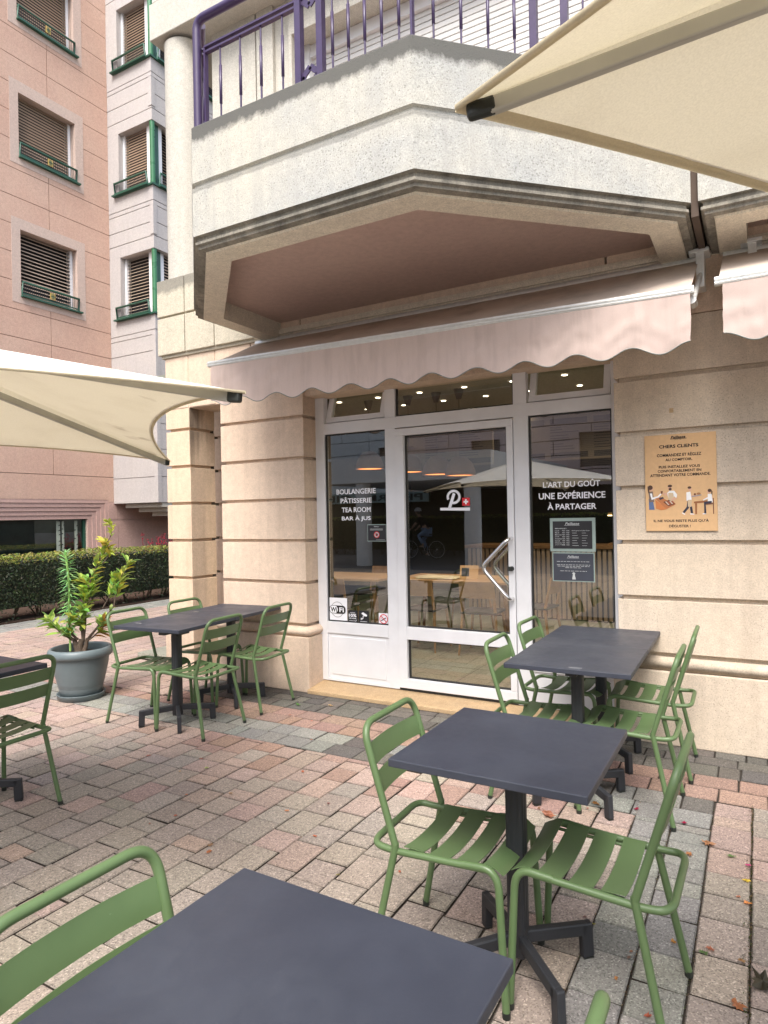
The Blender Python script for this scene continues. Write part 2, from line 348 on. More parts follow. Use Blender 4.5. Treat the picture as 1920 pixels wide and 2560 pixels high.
def fillet(pts, r, seg=6):
    P = [Vector(p) for p in pts]; out = [P[0]]
    for i in range(1, len(P)-1):
        a, b, c = P[i-1], P[i], P[i+1]; rr = r[i] if isinstance(r, dict) and i in r else (r if not isinstance(r, dict) else .02)
        d1 = (a-b); d2 = (c-b); t1 = min(rr, d1.length*.49); t2 = min(rr, d2.length*.49)
        p1 = b+d1.normalized()*t1; p2 = b+d2.normalized()*t2
        for k in range(seg+1):
            u = k/seg; out.append(p1*(1-u)**2+b*2*u*(1-u)+p2*u*u)
    out.append(P[-1]); return out
_tc = {}
def text_data(txt, bold=0.0):
    if (txt, bold) in _tc: return _tc[(txt, bold)]
    cu = bpy.data.curves.new('lettering', 'FONT'); cu.body = txt; cu.size = 1; cu.offset = bold; cu.resolution_u = 3
    ob = bpy.data.objects.new('lettering', cu); COL.objects.link(ob); dg = bpy.context.evaluated_depsgraph_get(); dg.update()
    me = bpy.data.meshes.new_from_object(ob.evaluated_get(dg)); vs = [tuple(v.co) for v in me.vertices]; fs = [tuple(p.vertices) for p in me.polygons]
    bpy.data.objects.remove(ob); bpy.data.curves.remove(cu); bpy.data.meshes.remove(me)
    xs = [v[0] for v in vs]; ys = [v[1] for v in vs]; _tc[(txt, bold)] = (vs, fs, min(xs), max(xs), min(ys), max(ys)); return _tc[(txt, bold)]
def fit_text(mb, txt, x0, x1, z0, z1, y, bold=.012, slant=0, col=None):
    vs, fs, a, b, c, d = text_data(txt, bold)
    mb.add([(x0+(v[0]-a)/(b-a)*(x1-x0)+slant*((v[1]-c)/(d-c))*(z1-z0), y, z0+(v[1]-c)/(d-c)*(z1-z0)) for v in vs], fs, col)
def wquad(mb, x0, x1, z0, z1, y, col=None): mb.add([(x0, y, z0), (x1, y, z0), (x1, y, z1), (x0, y, z1)], [(0, 1, 2, 3)], col)

def rect_sub(rects, op):
    out = []
    for (a, b, c, d) in rects:
        x0, x1, z0, z1 = op
        if x1 <= a or x0 >= b or z1 <= c or z0 >= d: out.append((a, b, c, d)); continue
        if c < z0: out.append((a, b, c, z0))
        if z1 < d: out.append((a, b, z1, d))
        lo, hi = max(c, z0), min(d, z1)
        if a < x0: out.append((a, x0, lo, hi))
        if x1 < b: out.append((x1, b, lo, hi))
    return out
def panel_wall(mb, put, u0, u1, z0, z1, jz, ju, ops, g=.012):
    zs = [z0]+[z for z in jz if z0 < z < z1]+[z1]
    for i in range(len(zs)-1):
        us = [u0]+sorted(u for u in ju(i, zs[i]) if u0 < u < u1)+[u1]
        for k in range(len(us)-1):
            r = [(us[k]+(g/2 if k else 0), us[k+1]-(g/2 if k < len(us)-2 else 0), zs[i]+(g/2 if i else 0), zs[i+1]-(g/2 if i < len(zs)-2 else 0))]
            for op in ops: r = rect_sub(r, op)
            for q in r: put(mb, *q)

# ------------------------------------------------------------------ ground and paving (setting)
g = MB(); g.add([(-60, -60, -.013), (60, -60, -.013), (60, 60, -.013), (-60, 60, -.013)], [(0, 1, 2, 3)]); g.build('ground', 'sandj', kind='structure')
r_ = MB(); r_.add([(-60, -60, -.008), (60, -60, -.008), (60, -6.6, -.008), (-60, -6.6, -.008)], [(0, 1, 2, 3)]); r_.build('road', 'asphalt', kind='structure')
PB = [(0.288, 0.244, 0.204), (0.295, 0.251, 0.208), (0.282, 0.239, 0.201), (0.291, 0.245, 0.204), (0.28, 0.239, 0.204), (0.299, 0.254, 0.212), (0.273, 0.234, 0.197)]
PP = [(0.33, 0.244, 0.206), (0.324, 0.241, 0.204), (0.334, 0.25, 0.21), (0.32, 0.241, 0.208), (0.326, 0.246, 0.201), (0.313, 0.239, 0.206)]
PR = [(0.275, 0.179, 0.148), (0.287, 0.191, 0.15), (0.266, 0.176, 0.148), (0.275, 0.185, 0.156), (0.284, 0.195, 0.154)]
PG = [(0.226, 0.217, 0.197), (0.214, 0.208, 0.191), (0.235, 0.227, 0.203), (0.207, 0.203, 0.188), (0.219, 0.215, 0.194)]
PD = [(0.12, 0.109, 0.097), (0.133, 0.12, 0.106), (0.106, 0.097, 0.09), (0.138, 0.129, 0.115)]
def jit(c, a=.09):
    k = 1+random.uniform(-a, a); return tuple(x*k*(1+random.uniform(-.025, .025)) for x in c)
pav = MB()
def paver(x0, x1, y0, y1, col):
    g = random.uniform(.0016, .0044); e = .005; h = random.uniform(-.0022, .0018); rz = random.uniform(-.011, .011)
    cx, cy = (x0+x1)/2, (y0+y1)/2; hx, hy = (x1-x0)/2-g, (y1-y0)/2-g; tx, ty = random.uniform(-.008, .008), random.uniform(-.008, .008)
    c_, s_ = math.cos(rz), math.sin(rz); vs = []; J = {(sx, sy): (random.uniform(-.0022, .0022), random.uniform(-.0022, .0022)) for sx in (-1, 1) for sy in (-1, 1)}
    for k, z in ((-.001, -.016), (0, -.0045), (e, 0)):
        for sx, sy in ((-1, -1), (1, -1), (1, 1), (-1, 1)):
            jx, jy = J[(sx, sy)]; lx, ly = sx*(hx-k)+jx, sy*(hy-k)+jy; vs.append((cx+lx*c_-ly*s_, cy+lx*s_+ly*c_, z+h+lx*tx+ly*ty))
    fs = [(8, 9, 10, 11)]
    for b in (0, 4):
        for j in range(4): fs.append((b+j, b+(j+1) % 4, b+4+(j+1) % 4, b+4+j))
    cc = jit(col); pav.add(vs, fs[:1], cc); pav.add(vs, fs[5:], tuple(x*.72 for x in cc)); o_ = len(pav.v)-12
    for f in fs[1:5]: pav.f.append([i+o_ for i in f]); pav.c.append((.040, .031, .024)); pav.smooth.append(False)
LEN = [.12, .18, .18, .24, .24]
def near_mix(x, y):
    # warmer pink towards the shop front, beige aggregate towards the open square
    t = .10+.9*max(0, min(1, (y-2.75-.10*(x+2))/1.0)); t = t if x < -.7 else max(0, min(1, (y-2.9)/.8))
    return t
def field_y(x0, x1, y0, y1, pick):
    y = y0-random.uniform(0, .2)
    while y < y1:
        l = random.choice(LEN); a, b = max(y, y0), min(y+l, y1)
        if b-a > .03: paver(x0, x1, a, b, pick((x0+x1)/2, (a+b)/2))
        y += l
def field_x(x0, x1, y0, y1, pick):
    x = x0-random.uniform(0, .2)
    while x < x1:
        l = random.choice(LEN); a, b = max(x, x0), min(x+l, x1)
        if b-a > .03: paver(a, b, y0, y1, pick(a, y0))
        x += l
def pk(pal): return lambda x, y: random.choice(pal)
def pick_field(x, y):
    t = near_mix(x, y)
    if y > 3.1 and x > -4.2 and random.random() < .5*min(1, (y-3.05)/.5): return random.choice(PR)
    return random.choice(PP) if random.random() < t else random.choice(PB)
# rows along the wall
YF = 4.84
for y0, y1, pal in ((YF-.145, YF+.02, PD), (YF-.285, YF-.145, PD), (4.37, YF-.285, PD), (4.19, 4.37, PR), (4.01, 4.19, PR)):
    field_x(-4.65, 2.2, y0, y1, pk(pal)); 
def pg_row(x, y): return random.choice(PD if x > -2.6 and random.random() < .35 else PG)
for y0, y1 in ((3.825, 4.01), (3.64, 3.825)): field_x(-6.9, -.234, y0, y1, pg_row)
# columns of the field
x = -10.2; k = 0
while x < 2.2:
    x1 = x+.178
    if -.62 < x+.09 < -.245: field_y(x, x1, -1.2, 3.64, pk(PG))
    elif x+.09 > -.245: field_y(x, x1, -1.2, 4.01, lambda a, b: random.choice(PP if b > 3.3 and random.random() < .6 else PB))
    else: field_y(x, x1, -1.2, 3.64, pick_field)
    x = x1
# terrace beyond, towards the hedge and through the passage
x = -9.55
while x < -4.66:
    x1 = min(x+.178, -4.65)
    field_y(x, x1, 4.01, 4.19 if x > -6.9 else 4.02, pk(PR)) if x > -6.9 else None
    field_y(x, x1, 4.19 if x > -6.9 else 3.64, 14, lambda a, b: random.choice(PP)) ; x = x1
x = -10.25
while x < -9.56:
    field_y(x, x+.178, 3.64, 14, pk(PG)); x += .178
# open square behind the viewer
x = -12
while x < 6:
    y = -6.6
    while y < -1.2:
        paver(x, x+.36, y, min(y+.54, -1.2), random.choice(PB)); y += .54
    x += .36
pav.build('paving', 'paver', kind='structure')

# ------------------------------------------------------------------ shop building
bld = thing('shop_building', 'cream stone apartment building with a bakery shop front and a polygonal balcony over it', 'building', (0, 0, 0))
CZ = [.605, .99, 1.375, 1.755, 2.135, 2.515, 2.895, 3.27]
def rust_pillar(name, mat, x0, x1, y0, y1, z0, z1, inset=.032, jh=.030, sides='both'):
    mb = MB(); mb.box(x0+inset, x1-inset, y0+inset, y1-inset if sides == 'both' else y1, z0, z1)
    zs = [z0]+[c for c in CZ if z0+.05 < c < z1-.05]+[z1]
    for i in range(len(zs)-1):
        a = zs[i]+(jh/2 if i else 0); b = zs[i+1]-(jh/2 if i < len(zs)-2 else 0)
        mb.box(x0, x1, y0, y1, a, b)
    return mb.build(name, mat, bld, bevel=.003)
rust_pillar('pillar', 'stone', -4.60, -3.59, YF, 5.12, .0, 2.895)
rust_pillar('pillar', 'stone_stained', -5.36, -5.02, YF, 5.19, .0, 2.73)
rust_pillar('pillar', 'stone', -5.385, -4.75, 5.55, 5.95, .0, 2.9)
rust_pillar('pillar', 'stone_r', -.87, 3.2, YF, 5.12, .0, 2.9)
# plinths under the moulding
for a, b, d, e, mt in ((-4.66, -3.555, YF-.03, 5.10, 'stone'), (-.905, 3.25, YF-.03, 5.10, 'stone_r'), (-5.39, -4.99, YF-.03, 5.22, 'stone')):
    MB().box(a, b, d, e, 0, .50).build('plinth', mt, bld, bevel=.008)
    # half-round moulding: a profile swept along the front
    prof = [(0, .50), (-.012, .505), (-.03, .52), (-.042, .545), (-.03, .57), (-.012, .585), (0, .59)]
    mb = MB(); P = []
    for px_, pz in prof:
        o = px_; P.append([(a+.03-abs(o)-.0, e, pz), (a+.03+o, d+.03+o, pz), (b-.03-o, d+.03+o, pz), (b-.03-o, e, pz)])
    mb.sheet([list(r) for r in P]); mb.build('plinth_moulding', mt, bld)
# lintels and wall above
MB().box(-5.36, -4.60, YF+.003, 5.19, 2.73, 3.268).build('lintel', 'stone', bld)
mb = MB()
for xa, xb in ((-5.355, -5.03), (-5.018, -4.66), (-4.648, -4.2), (-4.188, -3.6), (-3.588, -2.9), (-2.888, -1.9), (-1.888, -.9), (-.888, -.1), (-.088, 1.2), (1.212, 3.2)):
    mb.box(xa, xb, YF-.004, YF+.2, 2.905 if xa > -4.7 and xa > -5.2 and xa < 9 and xa > -4.65 else 2.735, 3.268)
mb.build('wall_panel', 'stone', bld, bevel=.004)
MB().box(-3.59, 3.2, YF+.03, 5.12, 2.70, 2.902).build('wall_backing', 'stone', bld)
mb = MB(); 
for xa, xb in ((-4.1, -3.607), (-3.593, -.912), (-.898, 3.2)): mb.box(xa, xb, YF-.004, YF+.2, 3.345, 4.0)
mb.build('wall_panel', 'stone', bld, bevel=.004)
mb = MB(); mb.box(-4.12, 3.2, YF-.035, YF+.2, 3.29, 3.325); mb.box(-4.12, 3.2, YF-.015, YF+.2, 3.268, 3.345); mb.build('string_course', 'ring', bld, bevel=.003)
# projecting blocks carrying the column
mb = MB()
for a, b in ((-5.415, -5.03), (-5.018, -4.628), (-4.616, -4.04)):
    mb.box(a, b, YF-.045, 5.3, 3.30, 3.68); mb.box(a, b, YF-.045, 5.3, 3.70, 4.075)
mb.box(-5.39, -4.0, YF-.02, 5.28, 3.268, 4.05)
mb.build('parapet_block', 'blocks', bld, bevel=.006)
mb = MB(); mb.lathe([(.20, 4.0), (.20, 6.5), (.205, 6.56)], 40, (-5.19, 5.02, 0)); mb.build('column', 'upper', bld)
mb = MB(); mb.box(-5.44, 3.0, YF-.06, 9, 6.60, 6.98); mb.box(-5.42, 3.0, YF-.04, 9, 7.0, 8.4); mb.build('upper_balcony_slab', 'upper', bld, bevel=.008)
# upper storey wall with shutter
mb = MB(); mb.box(-4.83, -4.25, 5.05, 5.5, 4.0, 6.6); mb.box(-4.235, -4.03, 5.05, 5.5, 4.0, 6.6); mb.box(-4.03, -3.84, 5.09, 5.5, 4.0, 6.6)
mb.box(-3.84, 3, 5.05, 5.5, 6.22, 6.6); mb.box(-3.84, -3.80, 5.05, 5.5, 4, 6.22); mb.build('upper_wall', 'upper', bld, bevel=.005)
mb = MB(); z = 4.0
while z < 6.1: mb.box(-3.74, 2.6, 5.30, 5.36, z, z+.047); z += .054
mb.box(-3.78, 2.6, 5.37, 5.4, 4, 6.2); mb.build('roller_shutter', 'shutter', bld, bevel=.004)
mb = MB(); mb.box(-3.79, -3.73, 5.24, 5.42, 4, 6.22); mb.box(-3.73, 2.6, 5.26, 5.42, 6.1, 6.215); mb.build('shutter_frame', 'white', bld)

# balcony ------------------------------------------------------------
OUT = [(-4.06, YF), (-4.06, 3.985), (-3.01, 2.96), (-1.475, 2.96), (-.30, 4.125), (-.30, YF)]
def off(poly, d):
    """inset an open polyline (wall end to wall end) towards the wall"""
    n = len(poly); L = []
    for i in range(n-1):
        a, b = Vector(poly[i]), Vector(poly[i+1]); e = (b-a).normalized(); nn = Vector((-e.y, e.x)); L.append((a+nn*d, e))
    out = []
    for i in range(n):
        if i == 0: p, e = L[0]; out.append((p.x, poly[0][1]))
        elif i == n-1: p, e = L[-1]; out.append((p.x, poly[-1][1]))
        else:
            p1, e1 = L[i-1]; p2, e2 = L[i]; den = e1.x*e2.y-e1.y*e2.x
            t = ((p2.x-p1.x)*e2.y-(p2.y-p1.y)*e2.x)/den; q = p1+e1*t; out.append((q.x, q.y))
    return out
def ring(mb, o, d0, d1, z0, z1):
    a, b = off(o, d0), off(o, d1)
    for i in range(len(a)-1): mb.prism([a[i], a[i+1], b[i+1], b[i]], z0, z1)
def skirt(mb, o, prof, closed_to=None):
    """sweep a (inset, z) profile round the outline"""
    rows = [[(x, y, z) for x, y in off(o, d)] for d, z in prof]
    mb.sheet(rows, sm=False)
def make_balcony(o, label_parent, joint_x=None):
    bal = bpy.data.objects.new('balcony', None); COL.objects.link(bal); bal.parent = bld
    mb = MB(); skirt(mb, o, [(.0, 3.345), (.0, 3.642), (.018, 3.65), (.018, 3.668), (.0, 3.676), (.0, 4.02), (.012, 4.032), (.18, 4.034), (.18, 3.5)])
    mb.build('parapet', 'balcony', bal)
    mb = MB(); skirt(mb, o, [(.0, 3.345), (.024, 3.338), (.024, 3.318), (.012, 3.312), (.012, 3.296), (.03, 3.288), (.03, 3.272), (.075, 3.268)]); mb.build('drip_edge', 'ledge', bal)
    mb = MB(); skirt(mb, o, [(.075, 3.268), (.08, 3.255), (.235, 3.252), (.24, 3.45)]); mb.build('soffit_trim', 'ring', bal)
    b = off(o, .20); MB().prism(b, 3.40, 3.5).build('soffit', 'soffit', bal)
    return bal
make_balcony(OUT, bld)
OUT2 = [(-.262, YF), (-.262, 4.125), (3.0, 4.125), (3.0, YF)]
make_balcony(OUT2, bld)
MB().box(-.30, -.262, 4.15, 4.8, 3.27, 4.0).build('movement_joint', 'joint', bld)
# railing
rail = bpy.data.objects.new('railing', None); COL.objects.link(rail); rail.parent = bld
RP = off(OUT, .085); RP = RP[:]; Z0 = 4.034
def along(a, b, t): return (a[0]+(b[0]-a[0])*t, a[1]+(b[1]-a[1])*t)
ht = .69
path = [(RP[1][0], RP[1][1]+.35, Z0), (RP[1][0], RP[1][1]+.35, Z0+ht)]
hp = [(RP[2][0]-.03, RP[2][1]-.03, Z0), (RP[2][0]-.03, RP[2][1]-.03, Z0+ht), (RP[3][0]+.02, RP[3][1]-.03, Z0+ht), (RP[4][0]+.03, RP[4][1], Z0+ht), (RP[5][0], RP[5][1], Z0+ht)]
MB().tube(fillet(hp, .07, 8), .027, 14).build('handrail', 'purple', rail)
hp = [(RP[0][0], 4.8, Z0+ht), (RP[1][0], RP[1][1], Z0+ht), (RP[2][0]-.03, RP[2][1]+.02, Z0+ht)]
MB().tube(fillet(hp, .07, 8), .02, 12).build('handrail', 'purple', rail)
lo, hi = Z0+.03, Z0+.52
def panel(a, b, n, c0=True, c1=True):
    A0, B0, A1, B1 = (*a, lo), (*b, lo), (*a, hi), (*b, hi)
    mb = MB(); mb.bar(A0, B0, .034, .012); mb.bar(A1, B1, .034, .012); mb.bar((A1[0], A1[1], hi-.03), (B1[0], B1[1], hi-.03), .026, .012)
    mb.bar(A0, A1, .012, .03, up=(0, 1, 0)); mb.build('rail_panel', 'purple', rail)
    for k in range(n):
        p = along(a, b, (k+.75)/(n+.5)); mb = MB()
        mb.tube([(*p, lo), (*p, lo+.10)], .006, 8); mb.tube([(*p, lo+.10), (*p, lo+.10+.001), (*p, hi-.15), (*p, hi-.149)], [.006, .0092, .0092, .006], 8); mb.tube([(*p, hi-.15), (*p, hi-.03)], .006, 8)
        mb.build('baluster', 'purple', rail)
def posts(a, b):
    for p in (a, b): MB().box(p[0]-.02, p[0]+.02, p[1]-.02, p[1]+.02, Z0, Z0+ht).build('post', 'purple', rail)
    cx, cy = (a[0]+b[0])/2, (a[1]+b[1])/2; d = (Vector(b)-Vector(a)); w = d.length/2-.015; e = d.normalized()
    for zc in (lo+.035, hi+.0):
        mb = MB(); q = [Vector((cx, cy, zc))+Vector((e.x*w*sx, e.y*w*sx, w*sz)) for sx, sz in ((-1, 0), (0, -.9), (1, 0), (0, .9))]
        for i in range(4): mb.bar(q[i], q[(i+1) % 4], .035, .008, up=(-e.y, e.x, 0))
        mb.build('diamond_link', 'purple', rail)
L0, L1, L2, L3 = RP[1], RP[2], RP[3], RP[4]
def atx(a, b, x): t = (x-a[0])/(b[0]-a[0]); return along(a, b, t)
pa, pb = atx(L1, L2, -2.235), atx(L1, L2, -2.085)
panel(along(L1, L2, .01), pa, 4); posts(pa, pb); panel(pb, L2, 5)
pc, pd = along(L2, L3, .44), along(L2, L3, .56)
panel(L2, pc, 4); posts(pc, pd); panel(pd, L3, 4)
panel(L0, L1, 9); panel((L0[0], 4.78), L0, 5)

# shop interior shell -------------------------------------------------
FZ = .078
t = NT('speckled_terrazzo_floor'); p = t.pos(); br = t.n.new('ShaderNodeTexBrick'); t.l(p, 0, br, 'Vector'); br.offset = 0
br.inputs['Color1'].default_value = (.33, .33, .27, 1); br.inputs['Color2'].default_value = (.30, .30, .25, 1); br.inputs['Mortar'].default_value = (.10, .10, .085, 1)
br.inputs['Scale'].default_value = 1; br.inputs['Brick Width'].default_value = .6; br.inputs['Row Height'].default_value = .6; br.inputs['Mortar Size'].default_value = .004
n = t.noise(p, 40, 4, .8); rr = t.ramp(n, 0, (.40, .55), (.5, 1.0)); c = t.mix(1.0, br, rr, 'MULTIPLY'); t.l(c, 0, t.b, 'Base Color'); t.b.inputs['Roughness'].default_value = .28; M['tile'] = t.m
MB().box(-6.2, 3.1, 5.12, 12.0, .02, FZ).build('shop_floor', 'tile', bld)
MB().box(-6.2, 3.1, 5.12, 12.0, 3.12, 3.2).build('shop_ceiling', 'ceil', bld)
MB().box(-6.2, 3.1, 12.0, 12.1, 0, 3.2).build('shop_back_wall', 'inwall', bld)
MB().box(3.1, 3.2, 5.12, 12.0, 0, 3.2).build('shop_side_wall', 'inwall', bld)
MB().box(-6.3, -6.2, 5.95, 12.0, 0, 3.2).build('shop_side_wall', 'inwall', bld)
mb = MB(); mb.box(-4.6, -3.595, 5.125, 5.3, 0, 3.1); mb.box(-.865, 3.1, 5.125, 5.3, 0, 3.1); mb.box(-3.6, -.86, 5.14, 5.3, 2.8, 3.1); mb.build('inner_wall_lining', 'inwall', bld)

# sill
mb = MB(); mb.add([(-3.56, YF-.055, 0), (-.86, YF-.055, 0), (-.86, YF-.055, .036), (-3.56, YF-.055, .036), (-3.59, 5.10, .076), (-.86, 5.10, .076), (-3.59, 5.10, 0), (-.86, 5.10, 0)],
       [(0, 1, 2, 3), (3, 2, 5, 4), (4, 5, 7, 6), (0, 3, 4, 6), (1, 7, 5, 2), (0, 6, 7, 1)]); mb.build('door_sill', 'sill', bld, bevel=.006)
# shopfront frame: profiles butt end to end
FY = 5.03; FB = 5.10
fr = MB()
def rail_(x0, x1, z0, z1, y0=FY, y1=FB): fr.box(x0, x1, y0, y1, z0, z1)
rail_(-3.592, -3.495, .076, 2.86)                     # left jamb
rail_(-.925, -.868, .076, 2.86)                       # right jamb
rail_(-3.495, -.925, 2.355, 2.455)                     # transom
rail_(-2.845, -2.742, .076, 2.355); rail_(-2.845, -2.738, 2.455, 2.86)
rail_(-1.674, -1.555, .076, 2.355); rail_(-1.672, -1.565, 2.455, 2.86)
rail_(-3.495, -2.845, .515, .622); rail_(-3.495, -2.845, .076, .10)
rail_(-1.555, -.925, .35, .43); rail_(-1.555, -.925, .076, .10)
rail_(-3.495, -2.845, 2.82, 2.86); rail_(-2.738, -1.672, 2.80, 2.86); rail_(-1.565, -.925, 2.82, 2.86)
fo = fr.build('shopfront_frame', 'white', bld, bevel=.003)
mb = MB(); mb.box(-3.495, -2.845, FY+.014, FY+.05, .10, .515); mb.box(-3.46, -2.88, FY+.008, FY+.015, .135, .485); mb.build('infill_panel', 'white', bld, bevel=.003)
MB().box(-1.555, -.925, FY+.012, FY+.05, .10, .35).build('infill_panel', 'white', bld, bevel=.003)
GY = FY+.032
def pane(name, x0, x1, z0, z1, par, y=GY, gk=.012):
    mb = MB()
    for a, b, c, d in ((x0, x1, z0, z0+gk), (x0, x1, z1-gk, z1), (x0, x0+gk, z0+gk, z1-gk), (x1-gk, x1, z0+gk, z1-gk)): mb.box(a, b, y-.012, y+.012, c, d)
    mb.build('gasket', 'gasket', par)
    mb = MB(); wquad(mb, x0+.004, x1-.004, z0+.004, z1-.004, y); return mb.build(name, 'glass', par)
w = bpy.data.objects.new('shop_window', None); COL.objects.link(w); w.parent = bld; pane('pane', -3.495, -2.845, .622, 2.355, w)
w = bpy.data.objects.new('shop_window', None); COL.objects.link(w); w.parent = bld; pane('pane', -1.555, -.925, .43, 2.355, w)
w = bpy.data.objects.new('transom_window', None); COL.objects.link(w); w.parent = bld; pane('pane', -2.738, -1.672, 2.455, 2.80, w)
for xa, xb in ((-3.495, -2.848), (-1.562, -.925)):      # bottom-hung top lights, tilted inwards
    w = bpy.data.objects.new('tilted_window', None); COL.objects.link(w); w.parent = bld; w.location = (0, FY+.035, 2.46); w.rotation_euler = (R(-17), 0, 0)
    mb = MB(); H_ = .36; b_ = .05
    for a, b, c, d in ((xa+.01, xb-.01, 0, b_), (xa+.01, xb-.01, H_-b_, H_), (xa+.01, xa+.01+b_, b_, H_-b_), (xb-.01-b_, xb-.01, b_, H_-b_)): mb.box(a, b, -.02, .03, c, d)
    mb.build('sash', 'white', w, bevel=.003); mb = MB(); wquad(mb, xa+.058, xb-.058, b_, H_-b_, 0); mb.build('pane', 'glass', w)
# door leaf
door = bpy.data.objects.new('door', None); COL.objects.link(door); door.parent = bld
DY = FY-.012
mb = MB(); X0, X1 = -2.738, -1.678
for a, b, c, d in ((X0, X1, 2.284, 2.345), (X0, X1, .095, .177), (X0, -2.657, .177, 2.284), (-1.731, X1, .177, 2.284), (-2.657, -1.731, .518, .626)): mb.box(a, b, DY, FB-.01, c, d)
mb.build('leaf', 'white', door, bevel=.004)
MB().box(-2.74, -1.676, FY, FB, .076, .092).build('threshold', 'gasket', door)
pane('glass', -2.657, -1.731, .626, 2.284, door); pane('glass', -2.657, -1.731, .177, .518, door)
def handle(yo, nm):
    hp = [(-1.70, DY-.0+yo*.0, 1.392), (-1.70, DY-.085*yo if yo > 0 else FB+.07, 1.392), (-1.925, DY-.085 if yo > 0 else FB+.07, 1.165), (-1.70, DY-.085 if yo > 0 else FB+.07, .915), (-1.70, DY, .915)]
    MB().tube(fillet(hp, .06, 8), .0165, 14).build(nm, 'steel', door)
handle(1, 'pull_handle')
hp = [(-1.70, FB-.01, 1.392), (-1.70, FB+.07, 1.392), (-1.925, FB+.07, 1.165), (-1.70, FB+.07, .915), (-1.70, FB-.01, .915)]
MB().tube(fillet(hp, .06, 8), .0165, 14).build('pull_handle', 'steel', door)
mb = MB(); mb.tube([(-1.702, DY, 1.154), (-1.702, DY-.03, 1.154)], .019, 16); mb.box(-1.722, -1.685, DY-.036, DY-.03, 1.136, 1.172); mb.build('lock', 'cap', door, bevel=.003)

# ------------------------------------------------------------------ window lettering and stickers
TY = GY-.0035
LT = thing('lettering', 'four white lines of window lettering listing bakery services on the narrow left pane', 'lettering', (0, 0, 0))
for s_, a, b, z0, z1 in (("BOULANGERIE", -3.385, -2.965, 1.794, 1.842), ("PÂTISSERIE", -3.342, -3.008, 1.712, 1.768), ("TEA ROOM", -3.330, -3.020, 1.628, 1.674), ("BAR À JUS", -3.332, -3.020, 1.544, 1.600)):
    tb = MB(); fit_text(tb, s_, a, b, z0, z1, TY, .02); tb.build('text_line', 'signwhite', LT)
LT = thing('lettering', 'three white lines of slogan lettering across the right window pane', 'lettering', (0, 0, 0))
for s_, a, b, z0, z1 in (("L’ART DU GOÛT", -1.452, -1.020, 1.785, 1.84), ("UNE EXPÉRIENCE", -1.487, -.984, 1.695, 1.757), ("À PARTAGER", -1.420, -1.050, 1.613, 1.67)):
    tb = MB(); fit_text(tb, s_, a, b, z0, z1, TY, .02); tb.build('text_line', 'signwhite', LT)
# logo on the door glass
lg = thing('door_logo', 'white script letter over a bar with a red cross square on the door glass', 'logo', (-2.2, TY, 1.64))
mb = MB(); yy = 0
def strip2(mb, pts, w, y=0.0):
    n = len(pts)
    for i in range(n-1):
        a, b = Vector(pts[i]), Vector(pts[i+1]); d = (b-a).normalized(); nn = Vector((-d.y, d.x))
        w0 = w[i] if isinstance(w, list) else w; w1 = w[i+1] if isinstance(w, list) else w
        q = [a-nn*w0/2, a+nn*w0/2, b+nn*w1/2, b-nn*w1/2]; mb.add([(v.x, y, v.y) for v in q], [(3, 2, 1, 0)])
stem = [(-.052, -.012), (-.035, .045), (-.016, .105), (-.004, .135)]; strip2(mb, [(-.050, .004), (-.005, .128)], .026)
bowl = [(-.030+.053*math.cos(R(q))+.02, .098+.050*math.sin(R(q))) for q in range(205, -110, -12)]; strip2(mb, bowl, .021, -.0006)
mb.build('letter', 'signwhite', lg)
mb = MB(); mb.add([(-.135, 0, -.012), (.135, 0, -.020), (.135, 0, .006), (-.135, 0, .014-.004)], [(0, 1, 2, 3)]); mb.build('bar', 'signwhite', lg)
mb = MB(); wquad(mb, .066, .134, .022, .088, -.001); mb.build('red_square', 'red', lg)
mb = MB(); wquad(mb, .093, .107, .034, .076, -.0018); wquad(mb, .079, .0925, .048, .062, -.0018); wquad(mb, .1075, .121, .048, .062, -.0018); mb.build('white_cross', 'signwhite', lg)

def board(name, label, cat, x0, x1, z0, z1, y, backmat, th=.003):
    o = thing(name, label, cat, (x0, y, z0)); MB().box(0, x1-x0, 0, th, 0, z1-z0).build('sheet', backmat, o); return o
def scribble(mb, x0, x1, z, h, y, txt=None, k=1):
    fit_text(mb, txt, x0, x1, z, z+h, y, .012)
# opening hours
b = board('hours_sign', 'black opening hours board in a pale mint frame on the right window', 'sign', -1.402, -1.060, 1.292, 1.548, TY-.006, 'mint')
MB().box(.022, .318, -.003, 0, .022, .232).build('black_panel', 'slate', b)
mb = MB(); y = -.0042
fit_text(mb, "Paillasse", .118, .222, .203, .223, y, .02, slant=.3); wquad(mb, .110, .226, .198, .2005, y)
fit_text(mb, "BIENVENUE !", .040, .128, .172, .180, y, .02)
for i, (d, hh) in enumerate((("Lundi", "7h00 - 19h00"), ("Mardi", "7h00 - 19h00"), ("Mercredi", "7h00 - 19h00"), ("Jeudi", "7h00 - 19h00"), ("Vendredi", "7h00 - 19h00"), ("Samedi", "7h00 - 19h00"), ("Dimanche", "7h00 - 19h00"), ("Jours fériés", "8h00 - 17h00"))):
    z = .155-i*.0155; fit_text(mb, d, .040, .040+.0085*len(d)*.72, z, z+.0085, y, .01); fit_text(mb, hh, .094, .148, z, z+.0085, y, .01)
fit_text(mb, "Boulangerie & Coffee Room", .168, .300, .154, .163, y, .015)
for i in range(6): wquad(mb, .170, .205+.006*(i % 3), .140-i*.019, .1425-i*.019, y); wquad(mb, .242, .272+.007*((i*2) % 3), .140-i*.019, .1420-i*.019, y)
mb.build('print', 'signgrey', b)
b = board('dog_notice', 'dark slate notice with pale text and a sitting dog figure below the opening hours', 'sign', -1.388, -1.070, 1.062, 1.285, TY-.006, 'mint')
MB().box(.008, .310, -.003, 0, .008, .215).build('black_panel', 'slate2', b)
mb = MB()
